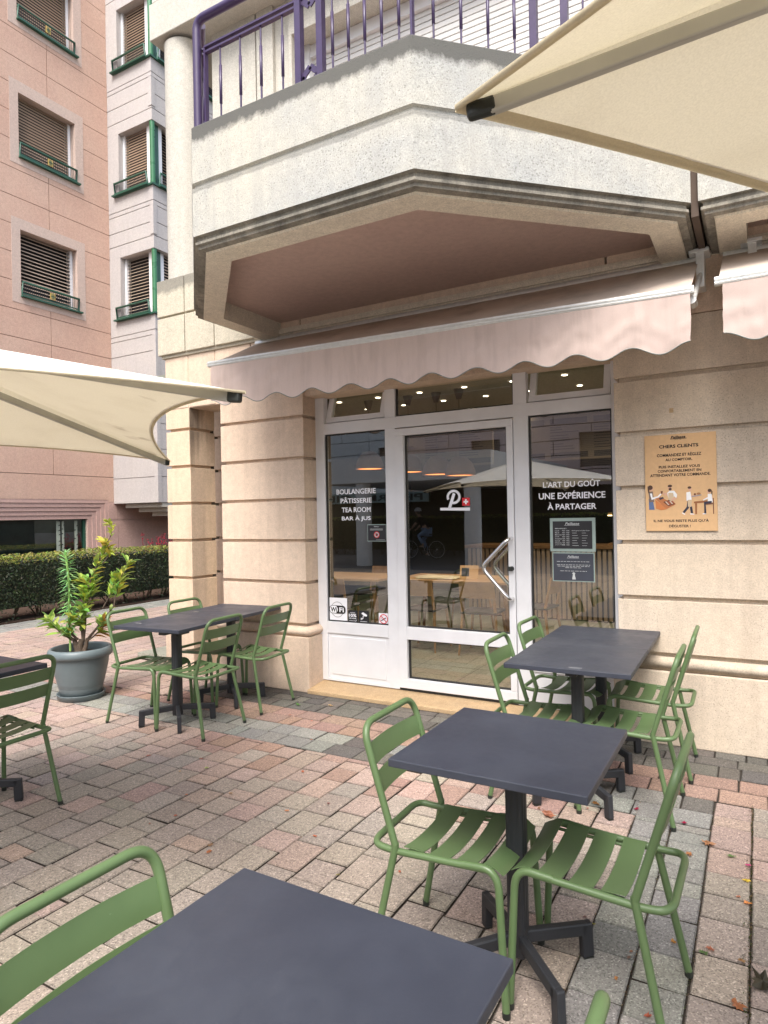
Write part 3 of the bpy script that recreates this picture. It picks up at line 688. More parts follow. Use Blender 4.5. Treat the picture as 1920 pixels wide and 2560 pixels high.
fit_text(mb, "Paillasse", .118, .200, .183, .200, y, .02, slant=.3); wquad(mb, .112, .204, .179, .181, y)
for z, a, c in ((.152, .035, .285), (.127, .035, .285), (.116, .040, .280), (.105, .10, .22), (.080, .06, .26)):
    k = a
    while k < c: l = random.uniform(.012, .03); wquad(mb, k, min(k+l, c), z, z+.0035, y); k += l+.006
# small sitting dog
mb.add([(.150+dx, y, .018+dz) for dx, dz in ((0, 0), (.026, 0), (.025, .012), (.021, .026), (.020, .038), (.024, .046), (.016, .054), (.008, .054), (-.001, .046), (.006, .042), (.004, .028), (.001, .014))], [tuple(range(12))])
mb.build('print', 'signgrey', b)
b = board('door_notice', 'small black notice with a round red prohibition mark on the left pane', 'sign', -3.054, -2.858, 1.363, 1.516, TY-.006, 'mint')
MB().box(.006, .191, -.003, 0, .006, .147).build('black_panel', 'slate', b)
mb = MB(); fit_text(mb, "Paillasse", .07, .12, .128, .137, y, .01, slant=.3)
for z in (.110, .101): wquad(mb, .03, .16, z, z+.003, y)
wquad(mb, .09, .18, .014, .016, y); disc = [(.098+.027*math.cos(R(a)), y, .060+.027*math.sin(R(a))) for a in range(0, 360, 15)]; mb.add(disc, [tuple(range(24))]); mb.build('print', 'signgrey', b)
def ringmb(mb, cx, cz, r0, r1, y, n=36, a0=0, a1=360):
    for i in range(n):
        p, q = R(a0+(a1-a0)*i/n), R(a0+(a1-a0)*(i+1)/n)
        mb.add([(cx+r0*math.cos(p), y, cz+r0*math.sin(p)), (cx+r1*math.cos(p), y, cz+r1*math.sin(p)), (cx+r1*math.cos(q), y, cz+r1*math.sin(q)), (cx+r0*math.cos(q), y, cz+r0*math.sin(q))], [(0, 1, 2, 3)])
mb = MB(); ringmb(mb, .098, .060, .023, .029, y-.001); strip2(mb, [(.082, .077), (.114, .043)], .005, y-.001); mb.build('red_ring', 'red', b)
mb = MB()
for q in range(0, 180, 30): strip2(mb, [(.098-.014*math.cos(R(q)), .06-.014*math.sin(R(q))), (.098+.014*math.cos(R(q)), .06+.014*math.sin(R(q)))], .004, y-.0006)
mb.build('black_mark', 'blackink', b)
b = board('wifi_sticker', 'white square wireless internet sticker in the lower corner of the left pane', 'sticker', -3.494, -3.290, .628, .840, TY-.004, 'signwhite')
mb = MB(); ringmb(mb, .100, .105, .068, .071, y)
def rrect(mb, x0, x1, z0, z1, r, y, col=None):
    P = []
    for cx, cz, a in ((x1-r, z1-r, 0), (x0+r, z1-r, 90), (x0+r, z0+r, 180), (x1-r, z0+r, 270)):
        for k in range(7): P.append((cx+r*math.cos(R(a+15*k)), y, cz+r*math.sin(R(a+15*k))))
    mb.add(P, [tuple(range(len(P)))], col)
rrect(mb, .012, .190, .068, .142, .032, y-.0004); mb.build('black_print', 'blackink', b)
mb = MB(); rrect(mb, .016, .104, .072, .138, .030, y-.0008); fit_text(mb, "Fi", .122, .172, .082, .126, y-.0012, .03); mb.build('white_print', 'signwhite', b)
mb = MB(); fit_text(mb, "Wi", .026, .096, .082, .126, y-.0012, .03); mb.build('black_letters', 'blackink', b)
b = board('discount_sticker', 'small black discount sticker beside the white wireless sticker', 'sticker', -3.279, -3.178, .628, .732, TY-.004, 'slate')
mb = MB(); fit_text(mb, "10%", .010, .092, .045, .074, y, .03); fit_text(mb, "DE RABAIS", .014, .088, .028, .039, y, .015); fit_text(mb, "étudiants", .022, .078, .080, .090, y, .01); strip2(mb, [(.08, .004), (.094, .024)], .003, y); wquad(mb, .01, .08, .010, .0125, y); mb.build('print', 'signwhite', b)
b = board('camera_sticker', 'small black sticker with a white security camera picture', 'sticker', -3.165, -3.060, .628, .735, TY-.004, 'slate')
mb = MB(); mb.add([(.030, y, .082), (.048, y, .096), (.092, y, .072), (.088, y, .058), (.060, y, .060)], [(4, 3, 2, 1, 0)]); strip2(mb, [(.050, .064), (.046, .036), (.030, .034)], .007, y); wquad(mb, .024, .031, .026, .044, y); wquad(mb, .016, .09, .010, .0125, y); mb.build('print', 'signwhite', b)
b = board('no_smoking_sticker', 'white sticker with a red circle crossing out a cigarette', 'sticker', -2.955, -2.850, .624, .726, TY-.004, 'signwhite')
mb = MB(); ringmb(mb, .052, .051, .036, .043, y); strip2(mb, [(.025, .078), (.079, .024)], .007, y); mb.build('red_ring', 'red', b)
mb = MB(); strip2(mb, [(.025, .034), (.075, .062)], .008, y+.0003); strip2(mb, [(.030, .050), (.034, .064)], .003, y+.0003); mb.build('cigarette', 'slate2', b)

# ------------------------------------------------------------------ poster on the right wall
ps = thing('wall_poster', 'kraft coloured poster with black French text and cafe drawings on the right stone wall', 'poster', (-.672, YF-.014, 1.452), 0)
PW, PH = .442, .655
MB().box(0, PW, 0, .008, 0, PH).build('board', 'brickback', ps, bevel=.002)
mb = MB(); y = -.0012; q = PH/1405.0*1.0      # crop pixels -> metres
def line(txt, a, b, zt, zb, bold=.022, sl=0):
    # a,b in poster pixels across 1060, zt/zb down 1400
    fit_text(mb, txt, a/1065*PW, b/1065*PW, PH-zb/1405*PH, PH-zt/1405*PH, y, bold, slant=sl)
line("Paillasse", 405, 620, 25, 62, .03, .25); wquad(mb, 395/1065*PW, 640/1065*PW, PH-72/1405*PH, PH-64/1405*PH, y)
line("DEPUIS 1963", 460, 560, 78, 86, .02)
mb.build('text', 'blackink', ps); mb = MB(); line("CHERS CLIENTS", 225, 810, 150, 198, .03)
mb.build('text', 'blackink', ps); mb = MB(); line("COMMANDEZ ET RÉGLEZ", 190, 850, 268, 322); line("AU COMPTOIR.", 318, 718, 350, 388)
mb.build('text', 'blackink', ps); mb = MB(); line("PUIS INSTALLEZ VOUS", 215, 828, 452, 490); line("CONFORTABLEMENT EN", 198, 845, 512, 550); line("ATTENDANT VOTRE COMMANDE.", 80, 975, 570, 612)
mb.build('text', 'blackink', ps); mb = MB(); line("IL NE VOUS RESTE PLUS QU’À", 120, 938, 1230, 1280); line("DÉGUSTER !", 352, 675, 1305, 1352)
mb.build('text', 'blackink', ps)
il = MB()
def ip(pts, col, dy=0): il.add([(a/1065*PW, y-dy*.0002, PH-b/1405*PH) for a, b in reversed(pts)], [tuple(range(len(pts)))], col)
def el(cx, cy, rx, ry, col, dy=0, n=18): ip([(cx+rx*math.cos(2*math.pi*i/n), cy+ry*math.sin(2*math.pi*i/n)) for i in range(n)], col, dy)
SK, HR, WH, AP, OR, BR, JE, DK = (.62, .36, .26), (.09, .05, .035), (.75, .74, .74), (.55, .42, .28), (.55, .20, .07), (.16, .06, .035), (.10, .15, .28), (.04, .04, .06)
# customer at the counter, left
ip([(50, 930), (110, 930), (140, 1090), (55, 1090)], JE, 1); ip([(50, 830), (115, 820), (135, 975), (60, 980)], (.18, .13, .11), 2); ip([(70, 850), (105, 850), (110, 910), (215, 890), (215, 915), (95, 945)], WH, 3)
el(92, 780, 32, 36, SK, 2); el(78, 765, 38, 34, HR, 3); ip([(35, 745), (60, 750), (65, 830), (45, 850)], HR, 2); el(225, 895, 18, 10, SK, 4); ip([(195, 885), (235, 855), (250, 865), (215, 900)], WH, 5)
ip([(150, 940), (330, 1085), (240, 1100), (160, 1075)], OR, 4); ip([(150, 925), (230, 905), (460, 1020), (330, 1080), (290, 1060)], (.45, .17, .07), 5); ip([(205, 925), (265, 905), (290, 925), (225, 950)], DK, 6)
ip([(270, 980), (360, 950), (460, 1010), (350, 1045)], BR, 6)
for k in range(4): ip([(300+k*32, 975-k*3), (318+k*32, 972-k*3), (365+k*28, 1020-k*6), (345+k*28, 1026-k*6)], (.38, .10, .05) if k % 2 else (.60, .46, .36), 7)
# barista
ip([(350, 880), (430, 870), (430, 985), (400, 1020), (350, 960)], AP, 3); ip([(335, 850), (370, 820), (440, 820), (485, 880), (470, 930), (440, 900), (400, 930), (350, 925)], WH, 2); ip([(350, 850), (425, 850), (430, 970), (355, 965)], AP, 4)
el(375, 775, 30, 38, SK, 2); el(378, 750, 34, 20, HR, 4); el(380, 795, 24, 20, HR, 4); ip([(335, 860), (345, 880), (300, 885), (265, 850), (275, 840)], SK, 3); ip([(235, 820), (270, 820), (262, 860), (242, 860)], BR, 4); ip([(470, 920), (485, 930), (430, 960), (390, 950), (400, 935)], SK, 5)
# waiter
ip([(635, 970), (690, 970), (650, 1080), (585, 1150), (560, 1130), (620, 1060)], DK, 1); ip([(665, 1050), (700, 1050), (715, 1150), (680, 1150)], DK, 1); ip([(620, 850), (680, 840), (700, 970), (620, 970)], WH, 2); ip([(640, 960), (700, 955), (690, 1060), (640, 1055)], AP, 3)
el(672, 800, 24, 30, SK, 2); el(668, 782, 28, 18, HR, 3); ip([(690, 890), (790, 900), (790, 915), (690, 915)], SK, 4); ip([(700, 905), (840, 885), (840, 897), (700, 918)], (.3, .3, .32), 5); el(745, 880, 16, 14, BR, 6); el(800, 872, 30, 16, (.35, .17, .08), 6)
ip([(550, 1135), (600, 1160), (590, 1172), (550, 1150)], WH, 2); ip([(670, 1150), (730, 1160), (730, 1170), (672, 1168)], WH, 2)
# seated customer and table
ip([(728, 985), (925, 970), (925, 1000), (728, 1010)], (.30, .12, .05), 3); ip([(745, 1010), (775, 1010), (770, 1165), (745, 1165)], (.30, .12, .05), 2); ip([(875, 990), (985, 980), (985, 1020), (900, 1030), (905, 1160), (875, 1160)], DK, 4)
ip([(930, 880), (985, 880), (1000, 1000), (930, 1000)], WH, 3); el(945, 845, 24, 28, SK, 3); el(958, 832, 28, 24, HR, 4); ip([(985, 830), (1000, 850), (995, 900), (980, 880)], HR, 4); ip([(1000, 940), (1015, 940), (1015, 1165), (1003, 1165)], BR, 3); ip([(905, 1020), (1010, 1010), (1010, 1025), (905, 1035)], BR, 5); ip([(855, 1155), (905, 1150), (905, 1168), (850, 1168)], WH, 4); ip([(860, 960), (940, 920), (945, 940), (865, 975)], WH, 6)
il.build('drawing', 'print', ps)
o = MB(); o.box(-.51, -.485, YF-.006, YF-.003, 2.255, 2.285); tag(o.build('glue_patch', 'sill'), 'small square glue mark on the stone above the poster', 'mark')

# ------------------------------------------------------------------ awnings
def awning(label, x0, x1, yb, yf0, yf1, zb, zf, seed, sc_n, right_end=True, xb0=None):
    aw = thing('awning', label, 'awning', (0, 0, 0), 0, 'shop awnings'); rnd = random.Random(seed); L = x1-x0; xb0 = x0 if xb0 is None else xb0
    rows = []
    for i in range(13):
        u = i/12; row = []
        for j in range(41):
            v = j/40; xx = (xb0+(x1-xb0)*v)*(1-u)+(x0+L*v)*u; yy = yb*(1-u)+(yf0+(yf1-yf0)*v)*u; zz = zb*(1-u)+(zf+.012)*u
            zz += -.006*math.sin(math.pi*u)+.006*noise.noise(Vector((v*9+seed, u*1.5, 0)))*math.sin(math.pi*u); row.append((xx, yy, zz))
        rows.append(row)
    MB().sheet(rows, .002).build('fabric', 'awn', aw)
    mb = MB(); a = Vector((x0-.02, yf0-.005, zf)); b = Vector((x1+.02, yf1-.005, zf)); mb.bar(a, b, .04, .044)
    for dz in (-.012, .006): mb.bar(a+Vector((0, -.027, dz)), b+Vector((0, -.027, dz)), .006, .006)
    mb.build('front_bar', 'alu', aw, bevel=.004)
    rows = []; NJ = int(L/.012); NI = 14; edge = []
    for i in range(NI+1):
        u = i/NI; row = []
        for j in range(NJ+1):
            v = j/NJ; xx = x0+.02+(L-.02)*v; ph = (v*sc_n) % 1.0
            h = .300+.034*(-math.cos(2*math.pi*ph))*-1 if False else .296-.027*math.cos(2*math.pi*v*sc_n)*(1 if 0 < v < 1 else 1)
            f = .024*noise.noise(Vector((xx*2.3+seed, u*.6, 1)))+.013*noise.noise(Vector((xx*7+seed+u*1.5, u*2.6, 3)))+.004*noise.noise(Vector((xx*19, u*6, 5)))
            row.append((xx+.004*noise.noise(Vector((xx*5, u*5, 9))), yf0+(yf1-yf0)*v-.028+(f-.0)*min(1, u*2.2), zf-.024-h*u))
        rows.append(row)
    MB().sheet(rows, .0012).build('valance', 'valance', aw)
    MB().tube([Vector(p)+Vector((0, -.001, 0)) for p in rows[-1]], .0032, 6).build('piping', 'piping', aw)
    for xe in ((x1-.03,) if right_end else ())+((x0+.12,) if not right_end else ()):
        mb = MB(); mb.box(xe+.02, xe+.07, yb-.08, YF-.004, zb-.20, zb+.03); mb.tube([(xe+.045, yb-.04, zb-.1), (xe+.035, yf1+.12, zf-.02)], .016, 10); mb.tube([(xe+.035, yf1+.02, zf-.045), (xe+.035, yf1+.13, zf-.045)], .024, 12)
        mb.box(xe-.02, xe+.10, yb-.10, YF-.004, zb+.02, zb+.045); mb.build('folding_arm', 'alu', aw, bevel=.003)
    mb = MB(); mb.tube([(xb0, yb+.02, zb), (x1+.03, yb+.02, zb)], .034, 14); mb.build('roller', 'alu', aw)
    return aw
awning('long faded pink awning with a scalloped valance above the bakery door', -3.82, -.31, 4.78, 3.925, 4.11, 3.232, 2.84, 3, 11, xb0=-4.08)
awning('short section of faded pink awning at the right edge beside the bakery awning', -.165, 3.2, 4.78, 4.05, 4.05, 3.232, 2.845, 8, 10.5, right_end=False)

# ------------------------------------------------------------------ chairs
def make_chair():
    c = thing('chair', 'x', 'chair', (0, 0, 0), 0, 'green metal terrace chairs')
    r = .0128
    kx, ky, kz = .197, -.145, .452
    top = .855
    # back hoop from knee to knee
    hoop = [(-kx, ky, kz), (-kx-.002, -.268, top), (kx+.002, -.268, top), (kx, ky, kz)]
    MB().tube(fillet(hoop, {1: .075, 2: .075}, 9), r, 12).build('back_frame', 'green', c)
    # seat ring
    seat = [(-kx+.006, .185, kz-.004), (-kx+.006, ky-.02, kz-.02), (-kx+.012, -.245, kz-.012), (kx-.012, -.245, kz-.012), (kx-.006, ky-.02, kz-.02), (kx-.006, .185, kz-.004)]
    MB().tube(fillet(seat, {1: .05, 2: .07, 3: .07, 4: .05}, 7), r*.95, 12).build('seat_frame', 'green', c)
    for sx in (-1, 1):
        a = [(sx*(kx-.006), .10, kz-.006), (sx*(kx-.004), .222, kz+.004), (sx*.203, .245, .012)]
        lg_ = MB().tube(fillet(a, {1: .07}, 8), r, 12).build('leg', 'green', c)
        MB().tube([(sx*.203, .245, .0), (sx*.203, .245, .02)], r*1.06, 12).build('foot_cap', 'cap', lg_)
        a = [(sx*kx, ky, kz+.01), (sx*kx, ky, kz), (sx*.232, -.238, .012)]
        lg_ = MB().tube(a, r, 12).build('leg', 'green', c)
        MB().tube([(sx*.232, -.238, .0), (sx*.232, -.238, .02)], r*1.06, 12).build('foot_cap', 'cap', lg_)
    # seat slats, dished; the front one rolls over the edge
    for y0, y1, z0, z1 in ((-.118, -.044, -.006, -.009), (-.021, .053, -.009, -.008), (.076, .150, -.006, .000), (.172, .238, .004, -.020)):
        rows = []
        for i in range(5):
            u = i/4; y = y0+(y1-y0)*u; row = []
            for j in range(17):
                v = j/16*2-1; zz = kz+z0+(z1-z0)*u*u+.004-.019*(1-v*v); row.append((v*(kx-.012), y, zz))
            rows.append(row)
        MB().sheet(rows, .0025).build('seat_slat', 'green', c)
    for zc, hh in ((.751, .072), (.656, .072)):
        rows = []
        for i in range(5):
            u = i/4; z = zc+hh/2-hh*u; yb = ky+(z-kz)/(top-kz)*(-.268-ky); row = []
            for j in range(17):
                v = j/16*2-1; row.append((v*(kx-.004), yb-.020*(1-v*v), z))
            rows.append(row)
        MB().sheet(rows, .0025).build('back_slat', 'green', c)
    mb = MB(); mb.tube([(-.165, .20, kz-.014), (-.165, -.11, kz-.022)], .006, 6); mb.build('seat_support', 'green', c); mb = MB(); mb.tube([(.165, .20, kz-.014), (.165, -.11, kz-.022)], .006, 6); mb.build('seat_support', 'green', c)
    return c
ch0 = make_chair(); used = [0]
def chair(x, y, face, label, dr=0):
    """face: direction the sitter looks, degrees from +X"""
    c = ch0 if not used[0] else copy_tree(ch0); used[0] = 1
    c.location = (x, y, 0); c.rotation_euler = (0, 0, R(face-90+dr)); c['label'] = label; return c
chair(-.970, 2.185, 0, 'green slatted chair tucked under the left side of the square centre table', 1)
chair(-.477, 2.232, 180, 'green slatted chair right of the square centre table, its seat fully in view', -1)
chair(-1.10, 3.715, 0, 'nearer of two green chairs on the door side of the poster wall table', 1)
chair(-1.125, 4.40, 0, 'farther of two green chairs on the door side of the poster wall table', -2)
chair(-.632, 3.770, 180, 'nearer of two green chairs on the right side of the poster wall table', 0)
chair(-.610, 4.425, 180, 'farther of two green chairs right of the poster wall table, touching the stone wall', 1)
chair(-3.735, 3.655, 183, 'green chair with its back to the viewer at the long left table, nearest the viewer', 0)
chair(-3.775, 4.325, 183, 'green chair at the right side of the long left table, against the stone pillar', 1)
chair(-4.270, 3.655, 3, 'green chair between the potted shrub and the long left table', 1)
chair(-4.300, 4.30, 3, 'green chair on the far left side of the long left table, before the stone pillar', -1)
chair(-3.690, 2.070, 181, 'green chair cut off by the left photo edge, below the potted shrub', 0)
chair(-.965, .845, 0, 'large green chair back in the lower left foreground beside the nearest table', -1)
chair(-.488, .872, 180, 'green chair of which only a rounded top rail tip shows at the bottom edge', 0)

# ------------------------------------------------------------------ tables
def make_table():
    t_ = thing('cafe_table', 'x', 'table', (0, 0, 0), 0, 'anthracite terrace tables')
    MB().box(-.335, .335, -.335, .335, .737, .765).build('tabletop', 'top', t_, bevel=.0035)
    c = bpy.data.objects.new('pedestal', None); COL.objects.link(c); c.parent = t_
    mb = MB(); prof = [(.033, .085), (.034, .70)]; mb.lathe(prof, 20); mb.box(-.032, .032, -.032, .032, .06, .70); mb.build('post', 'iron', c, bevel=.012)
    mb = MB(); mb.box(-.09, .09, -.05, .05, .700, .712); mb.box(-.03, .03, -.16, .30, .712, .736); mb.box(-.05, -.03, .02, .09, .66, .712); mb.build('tilt_bracket', 'iron', c, bevel=.003)
    for k in range(4):
        a = R(45+90*k); d = Vector((math.cos(a), math.sin(a), 0)); 
        mb = MB(); mb.bar(d*.02+Vector((0, 0, .125)), d*.265+Vector((0, 0, .105)), .030, .045); mb.bar(d*.262+Vector((0, 0, .127)), d*.268+Vector((0, 0, .006)), .030, .046, up=d)
        f = mb.build('foot', 'iron', c, bevel=.006); MB().bar(d*.268+Vector((0, 0, .006)), d*.268+Vector((0, 0, .0005)), .028, .04, up=d).build('glide', 'cap', c)
    return t_
tb0 = make_table(); tu = [0]
def table(x, y, rz, label, ox=.0, oy=-.12, sticker=None):
    t_ = tb0 if not tu[0] else copy_tree(tb0); tu[0] = 1
    t_.location = (x, y, 0); t_.rotation_euler = (0, 0, R(rz)); t_['label'] = label
    for ch in t_.children:
        if ch.name.startswith('pedestal'): ch.location = (ox, oy, 0)
    if sticker:
        s_ = MB(); s_.box(-.034, .034, -.012, .012, .7655, .7662, mat=Matrix.Translation((x, y, 0)) @ Matrix.Rotation(R(rz), 4, 'Z') @ Matrix.Translation((sticker[0], sticker[1], 0)))
        tag(s_.build('table_sticker', 'sticker'), sticker[2], 'sticker')
    return t_
table(-.782, 2.288, 0, 'square dark grey table in the centre right with one green chair on each side', .03, -.08)
table(-.915, 3.830, 1, 'nearer half of the long dark table by the poster wall, over two green chairs', .02, -.12, (.05, -.30, 'small clear sticker at the near edge of the table by the poster wall'))
table(-.925, 4.498, 1, 'farther half of the long dark table by the poster wall, close to the door sill', .02, -.12)
table(-4.135, 3.800, 4.5, 'nearer half of the long dark table beside the potted shrub', .14, -.15, (-.23, -.18, 'small clear sticker on the near corner of the table beside the pot'))
table(-4.188, 4.470, 4.5, 'farther half of the long dark table beside the potted shrub, touching the stone pillar', .14, -.15, (-.20, -.20, 'small clear sticker halfway along the long left table'))
table(-3.985, 2.035, 0, 'dark table cut off by the left photo edge, behind a green chair', .08, 0)
table(-.752, .852, -.8, 'large dark table filling the bottom foreground', 0, -.05)

# ------------------------------------------------------------------ parasols
def parasol(label, C, L, ang, ze, dz, sag=.07, pole=True, rise=.028, rw=.020, rh=.030, cl=.045):
    """C centre, L side, ang orientation of one side in degrees"""
    u = thing('parasol', label, 'parasol', (C[0], C[1], 0), R(ang), 'cream square parasols')
    h = L/2; cor = [(-h, -h), (h, -h), (h, h), (-h, h)]; top = Vector((0, 0, ze+dz))
    mb = MB(); hem = MB()
    for k in range(4):
        a, b = Vector((*cor[k], ze)), Vector((*cor[(k+1) % 4], ze)); N1, N2 = 22, 26; mid = (a+b)/2; inn = (Vector((0, 0, ze))-mid)
        inn.z = 0; inn = inn.normalized(); rows = []
        def edge(v, off_=0): 
            s = 1-(2*v-1)**2; return a*(1-v)+b*v+inn*(sag*L*s+off_)+Vector((0, 0, rise*L*s))
        for i in range(N1+1):
            w_ = i/N1; row = []
            for j in range(N2+1):
                v = j/N2; e = edge(v); p = top*(1-w_)+e*w_; s = 1-(2*v-1)**2
                p = p+Vector((0, 0, -.035*math.sin(math.pi*w_)*s)); row.append(p)
            rows.append(row)
        mb.sheet(rows, .0015)
        hr = [[edge(j/N2, o_)+Vector((0, 0, z_)) for j in range(N2+1)] for o_, z_ in ((-.003, .003), (-.003, -.005), (.014, .003))]
        hem.sheet(hr)
    cn = mb.build('canopy', 'canopy', u)
    hem.build('hem', 'hem', cn)
    for k in range(4):
        c = Vector((*cor[k], ze)); d = (top-c); c2 = c+d.normalized()*cl+Vector((0, 0, -.006-rh*.5)); t2 = top+Vector((0, 0, -.06))
        rb = MB().bar(c2, t2, rw, rh).build('rib', 'parfr', u, bevel=.003)
        MB().bar(c+d.normalized()*.014+Vector((0, 0, -.004-rh*.4)), c2+d.normalized()*.012, rw*1.15, rh*1.1).build('end_cap', 'cap', rb, bevel=.006)
    MB().lathe([(.001, ze+dz-.16), (.06, ze+dz-.16), (.06, ze+dz-.03), (.001, ze+dz-.01)], 20).build('hub', 'parfr', u)
    MB().lathe([(.0245, .04), (.0245, ze+dz-.05)], 20).build('pole', 'parfr', u)
    mb = MB(); mb.box(-.32, .32, -.32, .32, 0.003, .05); mb.lathe([(.035, .05), (.035, .25), (.001, .25)], 16); mb.build('base', 'iron', u, bevel=.01)
    return u
def corner_center(c1, ang_diag, L):
    d = Vector((math.cos(R(ang_diag)), math.sin(R(ang_diag)))); return (c1[0]+d.x*L/math.sqrt(2), c1[1]+d.y*L/math.sqrt(2))
parasol('cream parasol at left with a bright white top, its tip before the awning', (-2.874, 1.181), 2.335, math.degrees(math.atan2(.607, -.795)), 1.95, .39)
CR = corner_center((-.345, .825), 14, 2.6)
parasol('cream square parasol hanging over the upper right corner, close to the viewer', CR, 2.6, 14-45, 2.15, .40, sag=.035, rise=.0, rw=.013, rh=.022, cl=.045)

# ------------------------------------------------------------------ pink building with oriel
pb = thing('pink_building', 'salmon pink stone apartment building with brown blinds and a pale corner oriel', 'building', (-12.5, 9.7, 0))
pb.location = (0, 0, 0)
XW = -12.52; DZ = .553
jz = sorted([7.973+DZ*k for k in range(-8, 11)]+[2.55, 1.6])
wins = [(7.71, 8.95, 8.80, 10.07), (7.71, 8.95, 6.05, 7.36), (7.71, 8.95, 11.53, 12.82)]
surr = [(7.53, 9.14, 8.64, 10.30), (7.53, 9.14, 5.90, 7.57), (7.53, 9.14, 11.38, 13.0)]
shopw = (3.0, 9.22, .0, 1.715)
def ju(i, z):
    return [8.33+(.9 if i % 2 else 0)*0] if z > 2 else [9.87]
def putx(mb, a, b, c, d): mb.box(XW-.10, XW, a, b, c, d)
mb = MB(); ops = [s for s in surr]+[(3.0, 9.62, 0, 2.05)]
def ju2(i, z): return [5.2, 8.33, 11.2] if z > 5 else ([4.2, 8.33] if z > 2 else [9.87])
panel_wall(mb, putx, 2.0, 17, 2.0, 13.8, jz, ju2, ops); mb.build('wall', 'pink', pb, bevel=0)
mb = MB(); panel_wall(mb, putx, 2.0, 17, 0, 1.994, [1.6], ju2, ops); mb.build('wall', 'pink_low', pb)
MB().box(XW-.6, XW-.32, 2.0, 17, 0, 13.8).build('wall_core', 'joint', pb)
mb = MB(); 
for q in rect_sub(rect_sub(rect_sub(rect_sub([(2.0, 17, 0, 13.8)], wins[0]), wins[1]), wins[2]), (3.0, 9.14, 0, 1.69)): mb.box(XW-.33, XW-.088, *q)
mb.build('wall_backing', 'pinksur', pb)
# stepped surround of the shop window
mb = MB()
for k in range(5):
    yo, zo = 9.64-k*.098, 2.06-k*.085; x1 = XW-.005-k*.016
    mb.box(XW-.2, x1, 3.0, yo, zo-.085, zo-.002) ; mb.box(XW-.2, x1, yo-.098, yo-.002, 0, zo-.0865)
mb.build('stepped_surround', 'pink_low', pb)
# dark shop window with birch decoration
sw = bpy.data.objects.new('shop_window', None); COL.objects.link(sw); sw.parent = pb
mb = MB(); mb.box(XW-.19, XW-.15, 3.0, 9.14, 1.62, 1.68); mb.box(XW-.19, XW-.13, 9.09, 9.145, 0, 1.62); mb.build('frame', 'dgreen', sw)
mb = MB(); mb.add([(XW-.17, 3, 0), (XW-.17, 9.09, 0), (XW-.17, 9.09, 1.62), (XW-.17, 3, 1.62)], [(0, 1, 2, 3)]); mb.build('pane', 'dglass', sw)
MB().box(XW-.30, XW-.26, 3.0, 9.12, 0, 1.66).build('backdrop', plain('grey_green_film', (.16, .20, .185), .6), sw)
mb = MB(); rb_ = random.Random(4)
for yc, w_ in ((8.52, .085), (8.63, .05), (8.93, .07)):
    mb.box(XW-.168, XW-.165, yc-w_/2, yc+w_/2, 0, 1.6)
mb.build('birch_decal', plain('pale_birch_film', (.36, .40, .33), .6), sw)
mb = MB()
for yc, w_ in ((8.52, .085), (8.63, .05), (8.93, .07)):
    z = .1
    while z < 1.6:
        s_ = rb_.choice((-1, 1)); y_ = yc+s_*w_*.3; l = rb_.uniform(.25, .5)*w_; mb.add([(XW-.163, y_-l, z), (XW-.163, y_+l, z+.01), (XW-.163, y_+s_*l*.3, z+.03)], [(0, 1, 2)]); z += rb_.uniform(.07, .14)
def branch(y0, z0, ang, L, w_, dep):
    y, z = y0, z0; pts = [(y, z)]
    for i in range(8): ang += rb_.uniform(-.28, .28); y += math.cos(ang)*L/8; z += math.sin(ang)*L/8; pts.append((y, z))
    for i in range(8):
        a, b = Vector(pts[i]), Vector(pts[i+1]); d = (b-a).normalized(); n_ = Vector((-d.y, d.x)); w0 = w_*(1-i/9)/2; w1 = w_*(1-(i+1)/9)/2
        mb.add([(XW-.162, *(a-n_*w0)), (XW-.162, *(b-n_*w1)), (XW-.162, *(b+n_*w1)), (XW-.162, *(a+n_*w0))], [(0, 1, 2, 3)])
    if dep:
        for i in (2, 4, 6): branch(*pts[i], ang+rb_.choice((-.6, .6)), L*.5, w_*.5, dep-1)
branch(6.0, 1.42, -.1, 2.2, .06, 2); mb.build('branch_decal', 'slate', sw)
def blind(par, put, u0, u1, z0, z1, n, mat, tilt, name='blind'):
    mb = MB(); st = (z1-z0)/n
    for i in range(n):
        z = z0+st*i; put(mb, u0, u1, z, z+st*(.90 if mat == 'slat' else .52), tilt)
    return mb.build(name, mat, par)
def win_rail(par, P, u0, u1, z0, h=.27, emblem=True):
    """P(u, d, z) -> world point, d = distance in front of the wall"""
    mb = MB(); mb.tube([P(u0, .02, z0+.02), P(u0, .06, z0+h), P(u1, .06, z0+h), P(u1, .02, z0+.02)], .022, 8); mb.bar(P(u0-.03, .05, z0-.01), P(u1+.06, .05, z0-.01), .12, .03)
    mb.bar(P(u0, .05, z0+.05), P(u1, .05, z0+.05), .02, .02); mb.build('guard_rail', 'dgreen', par)
    mb = MB(); k = u0+.03
    while k < u1: mb.bar(P(k, .05, z0+.05), P(k, .05, z0+h), .008, .008, up=(.3, .9, 0)); k += .042
    mb.build('guard_bars', 'iron', par)
    if emblem:
        c = (u0+u1)/2; mb = MB(); mb.bar(P(c-.055, .075, z0+.15), P(c+.055, .075, z0+.15), .012, .13); mb.build('plaque', 'emblem', par)
        mb = MB(); mb.bar(P(c-.008, .083, z0+.15), P(c+.008, .083, z0+.15), .006, .11); mb.bar(P(c-.045, .083, z0+.15), P(c+.045, .083, z0+.15), .006, .014)
        mb.bar(P(c-.03, .083, z0+.15), P(c-.022, .083, z0+.15), .004, .10); mb.bar(P(c+.022, .083, z0+.15), P(c+.03, .083, z0+.15), .004, .10); mb.build('plaque_cross', 'dgreen', par)
